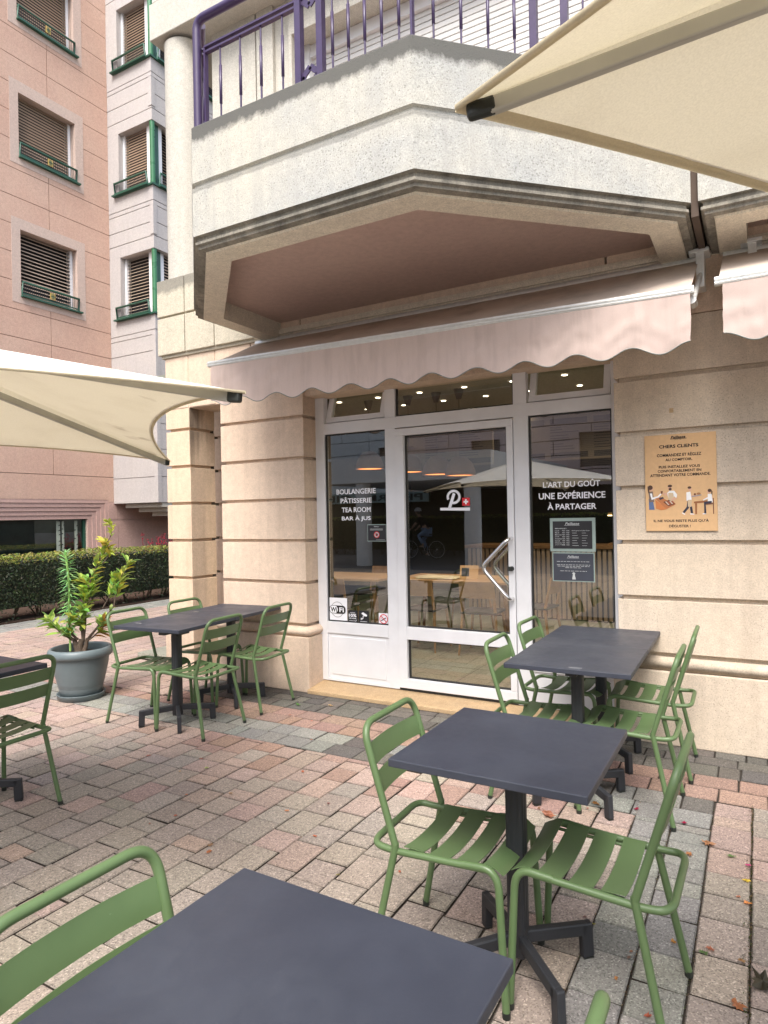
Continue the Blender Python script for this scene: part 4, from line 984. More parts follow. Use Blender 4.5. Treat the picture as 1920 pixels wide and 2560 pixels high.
for i, (w_, s_) in enumerate(zip(wins, surr)):
    o = bpy.data.objects.new('window', None); COL.objects.link(o); o.parent = pb
    mb = MB()
    for q in rect_sub([s_], w_): mb.box(XW-.10, XW+.008, q[0]+.006, q[1]-.006, q[2]+.006, q[3]-.006) if False else mb.box(XW-.10, XW+.006, *q)
    mb.build('surround', 'pinksur', o)
    MB().box(XW-.34, XW-.30, w_[0], w_[1], w_[2], w_[3]).build('backing', 'dark', o)
    mb = MB(); mb.box(XW-.26, XW-.14, w_[1]-.07, w_[1]-.01, w_[2], w_[3]); mb.build('frame', 'white', o)
    op = i == 1
    def pt(mb, a, b, c, d, t_): mb.add([(XW-.15-(.03 if t_ else .012), a, d), (XW-.15-(.03 if t_ else .012), b, d), (XW-.15+.012, b, c), (XW-.15+.012, a, c), (XW-.17-(.03 if t_ else .012), a, d-.004), (XW-.17-(.03 if t_ else .012), b, d-.004)], [(0, 3, 2, 1), (0, 1, 5, 4)])
    blind(o, pt, w_[0]+.005, w_[1]-.07, w_[2], w_[3], 18 if op else 21, 'slat_open' if op else 'slat', op)
    win_rail(o, lambda u_, d, z: (XW+d-.03, u_, z), w_[0]+.02, w_[1]+.02, w_[2]+.0)
# oriel
BX, BY = -11.09, 9.765
bay = bpy.data.objects.new('oriel', None); COL.objects.link(bay); bay.parent = pb
def bayband(z0, z1, jts):
    mb = MB(); zs = [z0]+jts+[z1]
    for i in range(len(zs)-1):
        mb.box(XW+.002, BX, BY, 16.5, zs[i]+(.007 if i else 0), zs[i+1]-(.007 if i < len(zs)-2 else 0))
    mb.box(XW+.01, BX-.02, BY+.02, 16.4, z0+.01, z1-.01)
    return mb
for z0, z1, jts in ((1.96, 6.02, [2.51, 3.1, 3.65, 4.2, 4.66, 5.21, 5.55, 5.66]), (7.40, 8.78, [7.40+.27, 7.973, 8.33, 8.43]), (10.15, 11.52, [10.40, 10.74, 11.08, 11.18]), (12.9, 14.0, [13.15])):
    ob = bayband(z0, z1, jts).build('spandrel', 'lilac', bay, bevel=.004)
    mb = MB(); mb.box(BX-.09, BX+.012, BY-.012, BY+.09, z0+.30 if z0 > 2 else z0, z1-.45)
    mb.build('corner_pilaster', 'lilac', bay, bevel=.004)
for zz0, zz1 in ((6.02, 7.40), (8.78, 10.15), (11.52, 12.9)):
    MB().box(XW+.002, -12.16, BY, BY+.25, zz0, zz1).build('pier', 'lilac', bay)
    MB().box(XW+.1, BX-.24, BY+.24, 16.3, zz0, zz1).build('backing', 'dark', bay)
    o = bpy.data.objects.new('corner_window', None); COL.objects.link(o); o.parent = pb
    MB().tube([(BX-.06, BY+.06, zz0), (BX-.06, BY+.06, zz1)], .055, 16).build('corner_post', 'mgreen', o)
    MB().box(-12.16, -12.10, BY+.12, BY+.23, zz0, zz1).build('frame', 'white', o); MB().box(BX-.30, BX-.19, BY+.12, BY+.23, zz0, zz1).build('frame', 'white', o); MB().box(BX-.23, BX-.12, BY+.26, BY+.37, zz0, zz1).build('frame', 'white', o)
    mb = MB(); mb.box(BX-.19, BX-.10, BY+.13, BY+.26, zz0, zz1); mb.build('dark_jamb', 'dgreen', o)
    op = zz0 < 7
    def pt(mb, a, b, c, d, t_): mb.add([(a, BY+.16+(.03 if t_ else .012), d), (b, BY+.16+(.03 if t_ else .012), d), (b, BY+.16-.012, c), (a, BY+.16-.012, c)], [(0, 1, 2, 3)])
    blind(o, pt, -12.10, BX-.30, zz0, zz1, 20 if op else 23, 'slat_open' if op else 'slat', op)
    def pt2(mb, a, b, c, d, t_): mb.add([(BX-.16-.03, a, d), (BX-.16-.03, b, d), (BX-.16+.012, b, c), (BX-.16+.012, a, c)], [(0, 1, 2, 3)])
    mb = MB(); st = (zz1-zz0)/21
    for i in range(21): pt2(mb, BY+.37, 12.2, zz0+st*i, zz0+st*(i+.62), True)
    mb.build('blind', 'slat_open' if op else 'slat', o)
    win_rail(o, lambda u_, d, z: (u_, BY-d+.02, z), -12.28, BX-.16, zz0, emblem=False)
    win_rail(o, lambda u_, d, z: (BX+d-.02, u_, z), BY+.18, 12.2, zz0, emblem=False)
    MB().box(XW+.3, BX+.045, BY-.045, 12.4, zz0-.035, zz0-.001).build('sill', 'dgreen', o)
mb = MB()
for k in range(3): mb.box(XW+.002+.26+k*.24, BX-.0-.0, BY+.30+k*.02, 15, 1.96-.09*(k+1), 1.96-.09*k-.001) if False else mb.box(-12.28+.24*k, BX-.02-.03*k, BY+.12+.16*k, 15, 1.955-.095*(k+1), 1.955-.095*k)
mb.build('corbel', 'upper', bay, bevel=.004)

# ------------------------------------------------------------------ hedge and flowers
def leafcloud(mb, n, sampler, size, cols, rnd, flat=.0):
    for _ in range(n):
        p, nr, cc = sampler(rnd); s_ = size*rnd.uniform(.6, 1.3)
        d = (nr+Vector((rnd.uniform(-1, 1), rnd.uniform(-1, 1), rnd.uniform(-.8, 1)))*.9).normalized(); x_ = d.orthogonal().normalized(); x_.rotate(Matrix.Rotation(rnd.uniform(0, 6.28), 3, d)); y_ = d.cross(x_)
        mb.add([p-x_*s_, p-y_*s_*.38+d*s_*.1, p+x_*s_, p+y_*s_*.38+d*s_*.1], [(0, 1, 2, 3)], tuple(c*rnd.uniform(.75, 1.25) for c in cc))
def hedge(label, x0, x1, y0, y1, z0, z1, n, seed, group=None, size=.024, core=.12):
    rnd = random.Random(seed); h = thing('hedge', label, 'hedge', (x1, (y0+y1)/2, 0)); off3 = Vector((x1, (y0+y1)/2, 0))
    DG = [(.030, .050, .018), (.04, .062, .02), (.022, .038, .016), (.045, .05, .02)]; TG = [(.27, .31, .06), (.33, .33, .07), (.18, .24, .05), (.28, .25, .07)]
    mb = MB()
    def samp(r):
        f = r.random(); y = r.uniform(y0, y1); b = .05*noise.noise(Vector((y*1.7, r.random()*.2, seed)))
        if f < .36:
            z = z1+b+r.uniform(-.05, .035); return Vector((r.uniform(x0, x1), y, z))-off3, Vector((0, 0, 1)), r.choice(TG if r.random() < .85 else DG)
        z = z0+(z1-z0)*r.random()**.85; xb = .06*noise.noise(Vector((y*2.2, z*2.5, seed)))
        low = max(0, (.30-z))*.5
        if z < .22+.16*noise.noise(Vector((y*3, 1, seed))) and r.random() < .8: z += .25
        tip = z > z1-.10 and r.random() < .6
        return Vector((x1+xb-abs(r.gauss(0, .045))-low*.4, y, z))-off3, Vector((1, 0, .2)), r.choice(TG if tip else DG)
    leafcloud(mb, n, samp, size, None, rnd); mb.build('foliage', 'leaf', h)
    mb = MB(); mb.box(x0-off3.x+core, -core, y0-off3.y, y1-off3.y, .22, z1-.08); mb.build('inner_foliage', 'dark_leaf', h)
    mb = MB()
    y = y0
    while y < y1:
        for k in range(4): mb.tube([(-.35+rnd.uniform(-.1, .1), y-off3.y, 0), (-.3+rnd.uniform(-.25, .25), y-off3.y+rnd.uniform(-.25, .25), .4)], .012, 5)
        y += .45
    mb.build('stems', 'bark', h); return h
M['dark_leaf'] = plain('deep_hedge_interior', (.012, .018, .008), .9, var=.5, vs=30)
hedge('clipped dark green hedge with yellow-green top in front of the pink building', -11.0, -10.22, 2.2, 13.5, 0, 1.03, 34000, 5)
MB().box(-12.5, -10.26, 2.0, 14.5, -.05, .02).build('planting_bed', 'soil', kind='structure')
fl = thing('flowers', 'loose red flower spikes rising above the hedge by the pink wall', 'flowers', (-11.3, 10.6, 0))
mb = MB(); rnd = random.Random(9)
for k in range(60):
    x_, y_ = rnd.uniform(-.25, .5), rnd.uniform(-1.0, 1.6); h_ = rnd.uniform(1.05, 1.36); mb.tube([(x_, y_, .6), (x_+rnd.uniform(-.05, .05), y_+rnd.uniform(-.05, .05), h_)], .003, 4, col=(.2, .05, .05))
    for j in range(14):
        z = h_-rnd.random()*.28; a = rnd.uniform(0, 6.28); r0 = rnd.uniform(.005, .03); p = Vector((x_+r0*math.cos(a), y_+r0*math.sin(a), z)); s_ = .02
        mb.add([p+Vector((s_, 0, 0)), p+Vector((0, s_, 0)), p+Vector((-s_, 0, 0)), p+Vector((0, 0, s_))], [(0, 1, 2, 3), (0, 1, 3)], (rnd.uniform(.35, .6), .04, .08))
mb.build('flower_spikes', 'leaf', fl)

# ------------------------------------------------------------------ potted shrub
PC = (-5.36, 3.80)
pot = thing('flower_pot', 'blue-grey plastic pot with a rolled rim and saucer beside the left table', 'pot', (*PC, 0))
mb = MB(); mb.lathe([(.150, .02), (.172, .03), (.184, .10), (.186, .112), (.190, .118), (.190, .128), (.194, .134), (.196, .142), (.210, .20), (.232, .30), (.240, .365), (.240, .38)], 48); mb.build('body', 'pot', pot)
mb = MB(); mb.lathe([(.240, .375), (.262, .380), (.274, .395), (.276, .415), (.268, .445), (.252, .458), (.238, .456), (.232, .44), (.222, .38)], 48); mb.build('rim', 'pot', pot)
mb = MB(); mb.lathe([(.15, .0), (.195, .004), (.203, .045), (.206, .052), (.198, .052), (.19, .012), (.1, .01)], 48); mb.build('saucer', 'pot', pot)
mb = MB(); N = 24
mb.lathe([(.001, .405), (.08, .41), (.16, .395), (.234, .385)], 32); mb.build('soil', 'soil', pot)
pl = thing('potted_shrub', 'leggy yellow-green shrub with lance-shaped leaves growing in the grey pot', 'plant', (*PC, .40))
rnd = random.Random(12); wood_ = MB(); lv = MB(); vw = Vector((-math.sin(.954), math.cos(.954), 0)); rr_ = Vector((math.cos(.60), math.sin(.60), 0))
YG = [(.44, .54, .10), (.34, .48, .09), (.27, .42, .09), (.55, .56, .08), (.20, .35, .09)]; YY = [(.50, .47, .07), (.42, .46, .07), (.52, .40, .06)]
def leaf(p, d, L_, w_, col, droop=.3):
    d = d.normalized(); side = d.cross(Vector((0, 0, 1))); side = side.normalized() if side.length > .05 else Vector((1, 0, 0)); side.rotate(Matrix.Rotation(rnd.uniform(-.7, .7), 3, d)); up_ = side.cross(d)
    prof = [(0, .12), (.25, .75), (.5, 1.0), (.75, .72), (1, .03)]; vs = []
    for t_, k in prof:
        c = p+d*L_*t_+Vector((0, 0, -droop*L_*t_*t_)); 
        vs += [c-side*w_*k/2+up_*w_*.16*k, c, c+side*w_*k/2+up_*w_*.16*k]
    fs = []
    for i in range(4):
        for j in range(2): fs.append((i*3+j, i*3+j+1, i*3+j+4, i*3+j+3))
    lv.add(vs, fs, tuple(c*rnd.uniform(.8, 1.2) for c in col), True)
def twig(p0, p1, r0, r1, tips, bend=.04, lsz=.085, pal=YG, dens=16):
    P = []; a, b = Vector(p0), Vector(p1); bd = Vector((rnd.uniform(-1, 1), rnd.uniform(-1, 1), 0))*bend
    for i in range(9):
        t_ = i/8; P.append(a*(1-t_)+b*t_+bd*math.sin(math.pi*t_))
    wood_.tube(P, [r0+(r1-r0)*i/8 for i in range(9)], 7)
    for t_ in tips:     # whorls of leaves
        i = min(7, int(t_*8)); c = P[i].lerp(P[i+1], t_*8-i); dr = (P[i+1]-P[i]).normalized()
        n_ = dens if t_ > .95 else int(dens*.6)
        for k in range(n_):
            az = rnd.uniform(0, 6.28); el_ = rnd.uniform(.35, 1.25); o_ = dr.orthogonal().normalized(); o_.rotate(Matrix.Rotation(az, 3, dr))
            d = dr*math.sin(el_)+o_*math.cos(el_); leaf(c+dr*rnd.uniform(-.05, .02), d, lsz*rnd.uniform(.8, 1.35), lsz*.36, rnd.choice(pal), rnd.uniform(.05, .35))
R_ = rr_; 
def at(r, z, dpt=0): return R_*r+Vector((-R_.y, R_.x, 0))*dpt+Vector((0, 0, z))
wood_.tube([at(.0, -.02), at(-.005, .06), at(.01, .12)], [.034, .028, .024], 10); wood_.tube([at(-.03, -.02, .02), at(-.05, .08, .02), at(-.07, .13, .03)], [.026, .022, .018], 8); wood_.tube([at(.03, -.02, -.02), at(.05, .08, 0), at(.06, .13, .0)], [.024, .018, .015], 8)
twig(at(.02, .10), at(.05, .52), .016, .008, (.45, .6, .75, .9, 1), lsz=.10)
twig(at(.05, .50), at(.22, .92, .03), .009, .005, (.2, .4, .55, .7, .85, 1), lsz=.095)
twig(at(.20, .80), at(.235, 1.00), .005, .004, (.5, .8, 1), pal=YY+YG[:1], lsz=.085, dens=12)
twig(at(.235, .98), at(.262, 1.19), .004, .002, (.55, .75, 1), pal=[YG[0], YG[3], YG[1]], lsz=.075, dens=9)
twig(at(.06, .12), at(.30, .42), .013, .007, (.75, .9), lsz=.08, dens=8)
twig(at(.30, .42), at(.42, .80), .007, .003, (.3, .45, .6, .8, 1), lsz=.11, dens=13)
twig(at(.20, .40), at(.30, .66, .05), .006, .003, (.5, .7, .9, 1), lsz=.10)
twig(at(-.02, .12), at(-.05, .33, -.04), .012, .006, (.4, .7, 1), lsz=.11, pal=YG)
twig(at(-.07, .12), at(-.26, .32, -.02), .011, .005, (.5, .7, .85, 1), lsz=.12, pal=[YG[2], YG[4], YG[1]], dens=10)
twig(at(-.06, .12), at(-.13, .18, .05), .01, .005, (.6, 1), lsz=.11, pal=[YG[2], YG[4]])
twig(at(.02, .12), at(.06, .40, -.10), .01, .005, (.4, .6, .8, 1), lsz=.11, pal=[YG[2], YG[4], YG[0]])
twig(at(.05, .1), at(.22, .27, -.06), .009, .004, (.5, .75, 1), lsz=.11, pal=[YG[4], YG[2], (.45, .25, .05)])
twig(at(.02, .3), at(.10, .62, .06), .007, .004, (.4, .6, .8, 1), lsz=.11)
twig(at(.06, .45), at(.02, .66, .02), .006, .003, (.5, .75, 1), lsz=.11)
wood_.build('branches', 'bark', pl)
# upright spurge-like shoot with narrow leaves
st = MB(); P = [at(-.09, .02), at(-.095, .35), at(-.09, .65), at(-.12, .92)]; st.tube(fillet(P, .1, 5), .010, 8); st.build('green_shoot', 'stem', pl)
for k in range(170):
    t_ = .18+.82*k/170; z = .02+.90*t_; r0 = -.09-(.03*max(0, (t_-.7))/.3); az = k*2.4
    d = Vector((math.cos(az), math.sin(az), .25+.8*max(0, t_-.85)/.15)); leaf(at(r0, z), d, .115*(1-.45*max(0, t_-.8)/.2)*rnd.uniform(.8, 1.1), .014, (.24, .46, .17), .45 if t_ < .85 else .1)
lv.build('leaves', 'leaf', pl)

# ------------------------------------------------------------------ fallen leaves
def fallen(x, y, s_, col, label, grp=None, seed=0):
    r = random.Random(seed*7+3); mb = MB(); n = 9; P = []
    c = (0, 0, .006*s_/.03)
    for i in range(n*2):
        a = math.pi*i/n; rr = s_*(1 if i % 2 == 0 else .62)*r.uniform(.7, 1.15)*(1 if abs(math.sin(a)) < .7 else .62); P.append((rr*math.cos(a), rr*math.sin(a), .003+r.uniform(0, .35)*s_))
    mb.add([c]+P, [(0, i+1, (i+1) % (2*n)+1) for i in range(2*n)], tuple(k*r.uniform(.8, 1.2) for k in col)); o = mb.build('fallen_leaf', 'leaf', None, (x, y, .002), (0, 0, r.uniform(0, 6.28)))
    tag(o, label, 'leaf', grp); return o
OG, GN, YL = (.34, .155, .07), (.11, .20, .06), (.62, .42, .05)
fallen(-.988, 3.414, .050, OG, 'largest curled orange leaf on the pavers behind the centre table', seed=1)
fallen(-.796, 3.662, .026, OG, 'orange leaf at the foot of the poster wall table', seed=2)
fallen(-.235, 3.461, .036, OG, 'curled orange leaf in the joint right of the grey paver band', seed=3)
fallen(-.306, 3.319, .026, OG, 'orange leaf on the grey paver band right of the centre table', seed=4)
fallen(-.198, 2.605, .020, GN, 'small green leaf touching an orange one right of the chair foot', seed=5)
fallen(-.178, 2.640, .020, OG, 'small orange leaf touching a green one right of the chair foot', seed=15)
fallen(-.135, 3.389, .024, GN, 'small green leaf alone on a beige paver at right', seed=6)
fallen(-.072, 3.197, .018, YL, 'bright yellow petal in the paver joint at right', seed=7)
fallen(-.069, 3.335, .016, (.50, .03, .16), 'pink petal in the paver joint just above the yellow one', seed=17)
fallen(-.593, 3.697, .018, (.22, .01, .04), 'dark red petal on the grey pavers behind the right chair', seed=18)
fallen(-.015, 2.531, .062, (.05, .05, .03), 'large dark crumpled leaf at the right edge of the pavement', seed=8)
fallen(-.087, 2.378, .030, OG, 'orange-brown leaf near the lower right corner', seed=9)
fallen(-3.415, 4.46, .034, GN, 'green leaf on the dark pavers in front of the door sill', seed=10)
fallen(-3.152, 4.562, .027, (.55, .38, .14), 'pale yellow leaf on the dark pavers before the door', seed=11)
rl = random.Random(31)
for k, (x_, y_, c_) in enumerate([(-.428, 2.493, OG), (-.43, 2.455, OG), (-.45, 2.324, OG), (-.666, 2.253, OG), (-.58, 2.591, OG), (-.824, 3.59, OG), (-1.054, 3.47, OG), (-.066, 3.016, (.5, .3, .08)), (-.356, 3.64, (.2, .01, .04)), (-3.24, 3.17, OG), (-3.09, 3.07, (.5, .38, .14)), (-2.80, 2.37, OG), (-2.25, 2.82, OG), (-2.31, 2.30, OG), (-2.68, 2.85, OG), (-1.42, 2.57, OG), (-1.28, 2.72, OG), (-2.35, 2.35, OG), (-1.95, 2.66, OG), (-2.9, 2.72, OG), (-3.2, 2.95, OG), (-2.75, 2.50, OG), (-.33, 2.20, OG), (-.10, 3.05, OG), (-.08, 2.62, OG), (-1.65, 2.42, OG),
    (-.62, 2.62, OG), (-.9, 2.72, OG), (-.55, 2.85, OG), (-.3, 2.62, OG), (.02, 2.42, OG), (-2.1, 3.0, OG), (-2.5, 3.3, OG), (-3.05, 4.15, OG), (-2.8, 3.8, OG), (-3.3, 4.2, OG), (-2.6, 4.2, OG), (-3.6, 3.05, OG)]):
    fallen(x_, y_, rl.uniform(.010, .019), tuple(a*rl.uniform(.7, 1.5) for a in c_), 'tiny dry orange-brown leaf scrap scattered on the pavers', 'leaf scraps scattered on the pavement', seed=40+k)
# moss in joints: uncountable
mb = MB(); rm = random.Random(77)
for k in range(3600):
    cx, cy = rm.choice([(rm.uniform(-.8, .1), rm.uniform(1.9, 3.9)), (-.07, rm.uniform(2, 4)), (rm.uniform(-3.5, .1), rm.uniform(1.6, 4.0))]); 
    cx = -10.2+round((cx+10.2)/.178)*.178 if rm.random() < .8 else cx
    p = Vector((cx+rm.gauss(0, .0035), cy+rm.gauss(0, .02), -.003)); s_ = rm.uniform(.002, .006); a = rm.uniform(0, 3)
    mb.add([p+Vector((s_*math.cos(a), s_*math.sin(a), .001)), p+Vector((-s_*math.sin(a), s_*math.cos(a), .001)), p+Vector((0, 0, s_*1.2))], [(0, 1, 2)], rm.choice([(.07, .11, .03), (.16, .10, .05), (.30, .20, .10), (.09, .12, .04)]))
o = mb.build('joint_litter', 'leaf'); o['kind'] = 'stuff'; tag(o, 'fine moss, seeds and crumbs lying along the paver joints', 'litter')

# ------------------------------------------------------------------ shop interior objects
def in_table(x0, x1, y0, y1, label):
    t_ = thing('wooden_table', label, 'table', ((x0+x1)/2, (y0+y1)/2, FZ), 0, 'wooden tables inside the shop'); hx, hy = (x1-x0)/2, (y1-y0)/2
    MB().box(-hx, hx, -hy, hy, .72, .75).build('tabletop', 'wood', t_, bevel=.006)
    for sx in (-1, 1):
        for sy in (-1, 1): MB().tube([(sx*(hx-.12), sy*(hy-.1), .72), (sx*(hx-.05), sy*(hy-.05), 0)], [.03, .018], 10).build('leg', 'wood_d', t_)
in_table(-5.3, -3.95, 6.75, 7.55, 'wooden table inside behind the left pane'); in_table(-3.85, -2.35, 6.9, 7.7, 'wooden table inside behind the door glass'); 
def in_chair():
    c = thing('wooden_chair', 'x', 'chair', (0, 0, FZ), 0, 'wooden chairs inside the shop')
    MB().box(-.2, .2, -.2, .2, .44, .465).build('seat', 'seat_d', c, bevel=.01)
    for sx in (-1, 1):
        MB().tube([(sx*.17, .17, .44), (sx*.21, .20, 0)], [.018, .012], 8).build('leg', 'wood', c); MB().tube([(sx*.18, -.25, .80), (sx*.18, -.17, .44), (sx*.21, -.23, 0)], [.013, .018, .012], 8).build('leg', 'wood', c)
    rows = [[(v*.19, -.205-.03*(1-v*v)-(z-.6)*.2, z) for v in [j/6-1 for j in range(13)]] for z in (.62, .68, .74, .80)]
    MB().sheet(rows, .012).build('backrest', 'wood', c); return c
ic0 = in_chair(); iu = [0]
for x_, y_, a_, lb in ((-3.30, 6.72, 0, 'wooden chair inside with its back to the street, left behind the door glass'), (-2.62, 6.74, 5, 'wooden chair inside with its back to the street, right behind the door glass'), (-3.25, 7.95, 180, 'wooden chair facing the street at the far side of the table behind the door'), (-4.35, 6.5, 8, 'wooden chair inside behind the lower left pane'), (-4.6, 7.75, 175, 'light wooden chair back rising over the table behind the left pane'), (-2.2, 7.3, 85, 'wooden chair at the end of the table behind the door glass')):
    c = ic0 if not iu[0] else copy_tree(ic0); iu[0] = 1; c.location = (x_, y_, FZ); c.rotation_euler = (0, 0, R(a_)); c['label'] = lb
def lamp(x_, y_, zc, label, r=.19):
    l = thing('pendant_lamp', label, 'lamp', (x_, y_, zc), 0, 'terracotta pendant lamps inside the shop')
    MB().lathe([(.02, r*.95), (r*.45, r*.85), (r*.8, r*.5), (r*.97, .0), (r, -r*.32), (r*.97, -r*.32), (r*.93, 0), (r*.75, r*.42), (.02, r*.8)], 28).build('lamp_shade', 'shade', l)
    MB().lathe([(.001, -r*.25), (r*.93, -r*.27)], 24).build('glow', 'lampglow', l)
    MB().tube([(0, 0, r*.9), (0, 0, 3.12-zc)], .004, 6).build('cable', 'cap', l)
    MB().lathe([(.001, 3.0-zc), (.03, 3.0-zc), (.065, 3.12-zc)], 16).build('ceiling_cup', 'cap', l)
lamp(-4.48, 7.5, 2.27, 'terracotta dome lamp glowing orange behind the left pane'); lamp(-3.89, 7.5, 2.20, 'terracotta lamp half hidden at the left edge of the door glass')
lamp(-3.49, 7.5, 2.15, 'terracotta dome lamp left of the pair in the middle of the door glass'); lamp(-3.16, 7.45, 2.12, 'terracotta dome lamp right of the pair in the middle of the door glass')
for i in range(9):
    for j in range(4):
        MB_ = MB(); MB_.lathe([(.001, 0), (.032, 0), (.032, .003)], 16); o = MB_.build('ceiling_spot', 'spot', None, (-5.44+.6*i, 5.9+.72*j, 3.112)); tag(o, 'small round glowing spot in the dark shop ceiling', 'ceiling light', 'round ceiling spots inside the shop')
for lx, ly in ((-4.84, 5.9), (-3.64, 5.9), (-2.44, 5.9), (-1.24, 5.9), (-4.84, 9.0), (-2.9, 9.0), (-1.84, 8.06), (-.64, 8.06)):
    pl_ = bpy.data.lights.new('ceiling_spot_light', 'SPOT'); pl_.energy = 46; pl_.spot_size = R(125); pl_.spot_blend = .8; pl_.color = (1, .84, .62); pl_.shadow_soft_size = .05
    po = bpy.data.objects.new('ceiling_spot_light', pl_); po.location = (lx, ly, 3.09); COL.objects.link(po)
ct = thing('counter', 'shop counter clad in thin vertical wooden slats behind the right pane', 'counter', (-1.2, 9.2, FZ))
MB().box(-2.6, 2.6, .03, .7, 0, 1.0).build('body', 'inwall', ct); MB().box(-2.65, 2.65, -.02, .75, 1.0, 1.04).build('worktop', 'wood_d', ct)
mb = MB(); x_ = -2.6
while x_ < 2.6: mb.box(x_, x_+.045, 0, .03, .02, .99); x_ += .07
mb.build('slats', 'counterwood', ct)
dc = thing('display_case', 'glass display case of breads with a warm strip light on the counter', 'display case', (-.6, 9.4, FZ+1.04))
mb = MB(); mb.box(-1.2, 1.4, 0, .5, 0, .03); mb.box(-1.2, 1.4, 0, .5, .42, .45); mb.build('shelves', 'wood_d', dc); MB().box(-1.2, 1.4, -.02, 0, .405, .42).build('strip_light', 'striplight', dc)
mb = MB(); rk = random.Random(3)
for k in range(34): mb.lathe([(.001, 0), (.05, .015), (.045, .05), (.001, .07)], 10, (rk.uniform(-1.1, 1.3), rk.uniform(.1, .4), .03), scale=(1.5, 1))
mb.build('breads', plain('baked_crust', (.34, .17, .06), .7), dc)
def menu(x0, x1, z0, z1, y_, label, rows, cols, title=None):
    b = thing('menu_board', label, 'menu board', (x0, y_, z0), 0, 'menu boards above the counter'); MB().box(0, x1-x0, 0, .02, 0, z1-z0).build('board', 'menubeige', b)
    mb = MB(); w_ = (x1-x0)/cols; h_ = (z1-z0-.12)/rows; rr2 = random.Random(int(x0*10)); 
    for i in range(cols):
        for j in range(rows):
            a, c = i*w_+.05, .03+j*h_
            if (j == rows-1) or (j == 0): mb.box(a, a+w_-.08, -.003, 0, c, c+.075)
            else:
                for k in range(3): mb.box(a, a+rr2.uniform(.3, .8)*(w_-.1), -.003, 0, c+k*.035, c+k*.035+.010)
    if title: fit_text(mb, title, .3*(x1-x0), .7*(x1-x0), z1-z0-.07, z1-z0-.02, -.004, .01)
    mb.build('print', 'blackink', b)
menu(-3.1, -1.35, 2.3, 3.0, 9.0, 'menu board seen through the right pane at left', 5, 3, "MOMENTS PAILLASSE"); menu(-5.0, -3.3, 2.3, 3.0, 9.0, 'menu board seen through the upper door glass', 5, 3)
nw = thing('newspapers', 'pile of newspapers lying on the wooden table behind the door glass', 'newspapers', (-3.35, 7.2, FZ+.75))
for k in range(4): MB().box(-.22, .22, -.15, .15, .004*k, .004*k+.003).build('sheet', 'paper', nw, (rk.uniform(-.06, .06), rk.uniform(-.05, .05), .001), (0, 0, rk.uniform(-.5, .5)))
cd = thing('menu_card', 'small standing printed card on the wooden table behind the door', 'card', (-2.95, 7.15, FZ+.752)); mb = MB(); mb.box(-.11, .11, -.002, .002, 0, .16); mb.build('sheet', 'brickback', cd, rot=(R(-12), 0, R(8))); mb = MB(); mb.box(-.09, 0, -.0035, -.0022, .03, .13); mb.build('print', 'slate2', cd, rot=(R(-12), 0, R(8)))

# ------------------------------------------------------------------ across the square (mirrored in the shop glass)
ob = thing('opposite_building', 'pale and pink stone building across the square, seen only mirrored in the shop windows', 'building', (0, -16, 0))
def puty(mb, a, b, c, d): mb.box(a, b, .0, .2, c, d)
wo_ = [(x_, x_+1.3, z_, z_+1.35) for x_ in (-24, -19.5, -15, -10.5, -6, -1.5, 3) for z_ in (3.3, 6.1, 8.9)]
mb = MB(); panel_wall(mb, puty, -26, -14, 2.6, 12, [2.6+.6*k for k in range(16)], lambda i, z: [-23+3*k+(i % 2)*1.5 for k in range(12)], wo_, .03); mb.build('wall', 'opp', ob)
mb = MB(); panel_wall(mb, puty, -14, -4.5, 2.6, 12, [2.6+.6*k for k in range(16)], lambda i, z: [-13+3*k+(i % 2)*1.5 for k in range(12)], wo_, .03); mb.build('wall', 'opp_pink', ob)
mb = MB(); panel_wall(mb, puty, -4.5, -1, 2.6, 12, [2.6+.6*k for k in range(16)], lambda i, z: [], wo_, .03); mb.build('wall', 'opp', ob)
MB().box(-26, -1, -.3, -.01, 0, 12).build('wall_core', 'joint', ob)
mb = MB()
for x0, x1, z0, z1 in wo_:
    if x1 < -1:
        z = z0
        while z < z1: mb.box(x0, x1, .02, .05, z, z+.05); z += .07
mb.build('blinds', 'slat', ob)
MB().box(-18.0, -12.4, .2, .4, 2.15, 2.6).build('sign_band', 'mint', ob)
mb = MB(); fit_text(mb, "PHARMACIE", -12.7, -17.7, 2.22, 2.52, 0, .02); mb.v = [(v[0], .402, v[2]) for v in mb.v]; mb.build('sign_text', 'blackink', ob)
for x_ in (-10.9, -7.2): 
    c = MB(); c.lathe([(.25, 0), (.25, 2.6)], 24, (x_, 8.3, 0)); c.build('column', 'opp', ob)
MB().box(-12.5, -6.5, 0.2, 8.6, 2.6, 3.4).build('gallery_slab', 'opp', ob)
hs_ = thing('gabled_house', 'ochre gabled house across the square, seen only mirrored in the shop windows', 'house', (1.5, -17, 0))
mb = MB(); mb.add([(-4, 0, 0), (4, 0, 0), (4, 0, 4.2), (0, 0, 6.2), (-4, 0, 4.2), (-4, -6, 0), (4, -6, 0), (4, -6, 4.2), (0, -6, 6.2), (-4, -6, 4.2)], [(4, 3, 2, 1, 0), (5, 6, 7, 8, 9), (0, 5, 9, 4), (1, 2, 7, 6)]); mb.build('wall', plain('ochre_render', (.62, .46, .28), .9), hs_)
mb = MB(); mb.add([(-4.6, .7, 3.95), (0, .7, 6.35), (0, -6.5, 6.35), (-4.6, -6.5, 3.95), (4.6, .7, 3.95), (4.6, -6.5, 3.95), (-4.6, .7, 3.8), (0, .7, 6.2), (4.6, .7, 3.8)], [(0, 1, 2, 3), (1, 4, 5, 2), (0, 6, 7, 1), (1, 7, 8, 4)]); mb.build('roof', plain('dark_brown_tiles', (.09, .05, .035), .8), hs_)
hd = hedge('hedge across the road behind the viewer, seen only mirrored', -.35, .35, -12, 12, 0, 1.5, 14000, 21, size=.05)
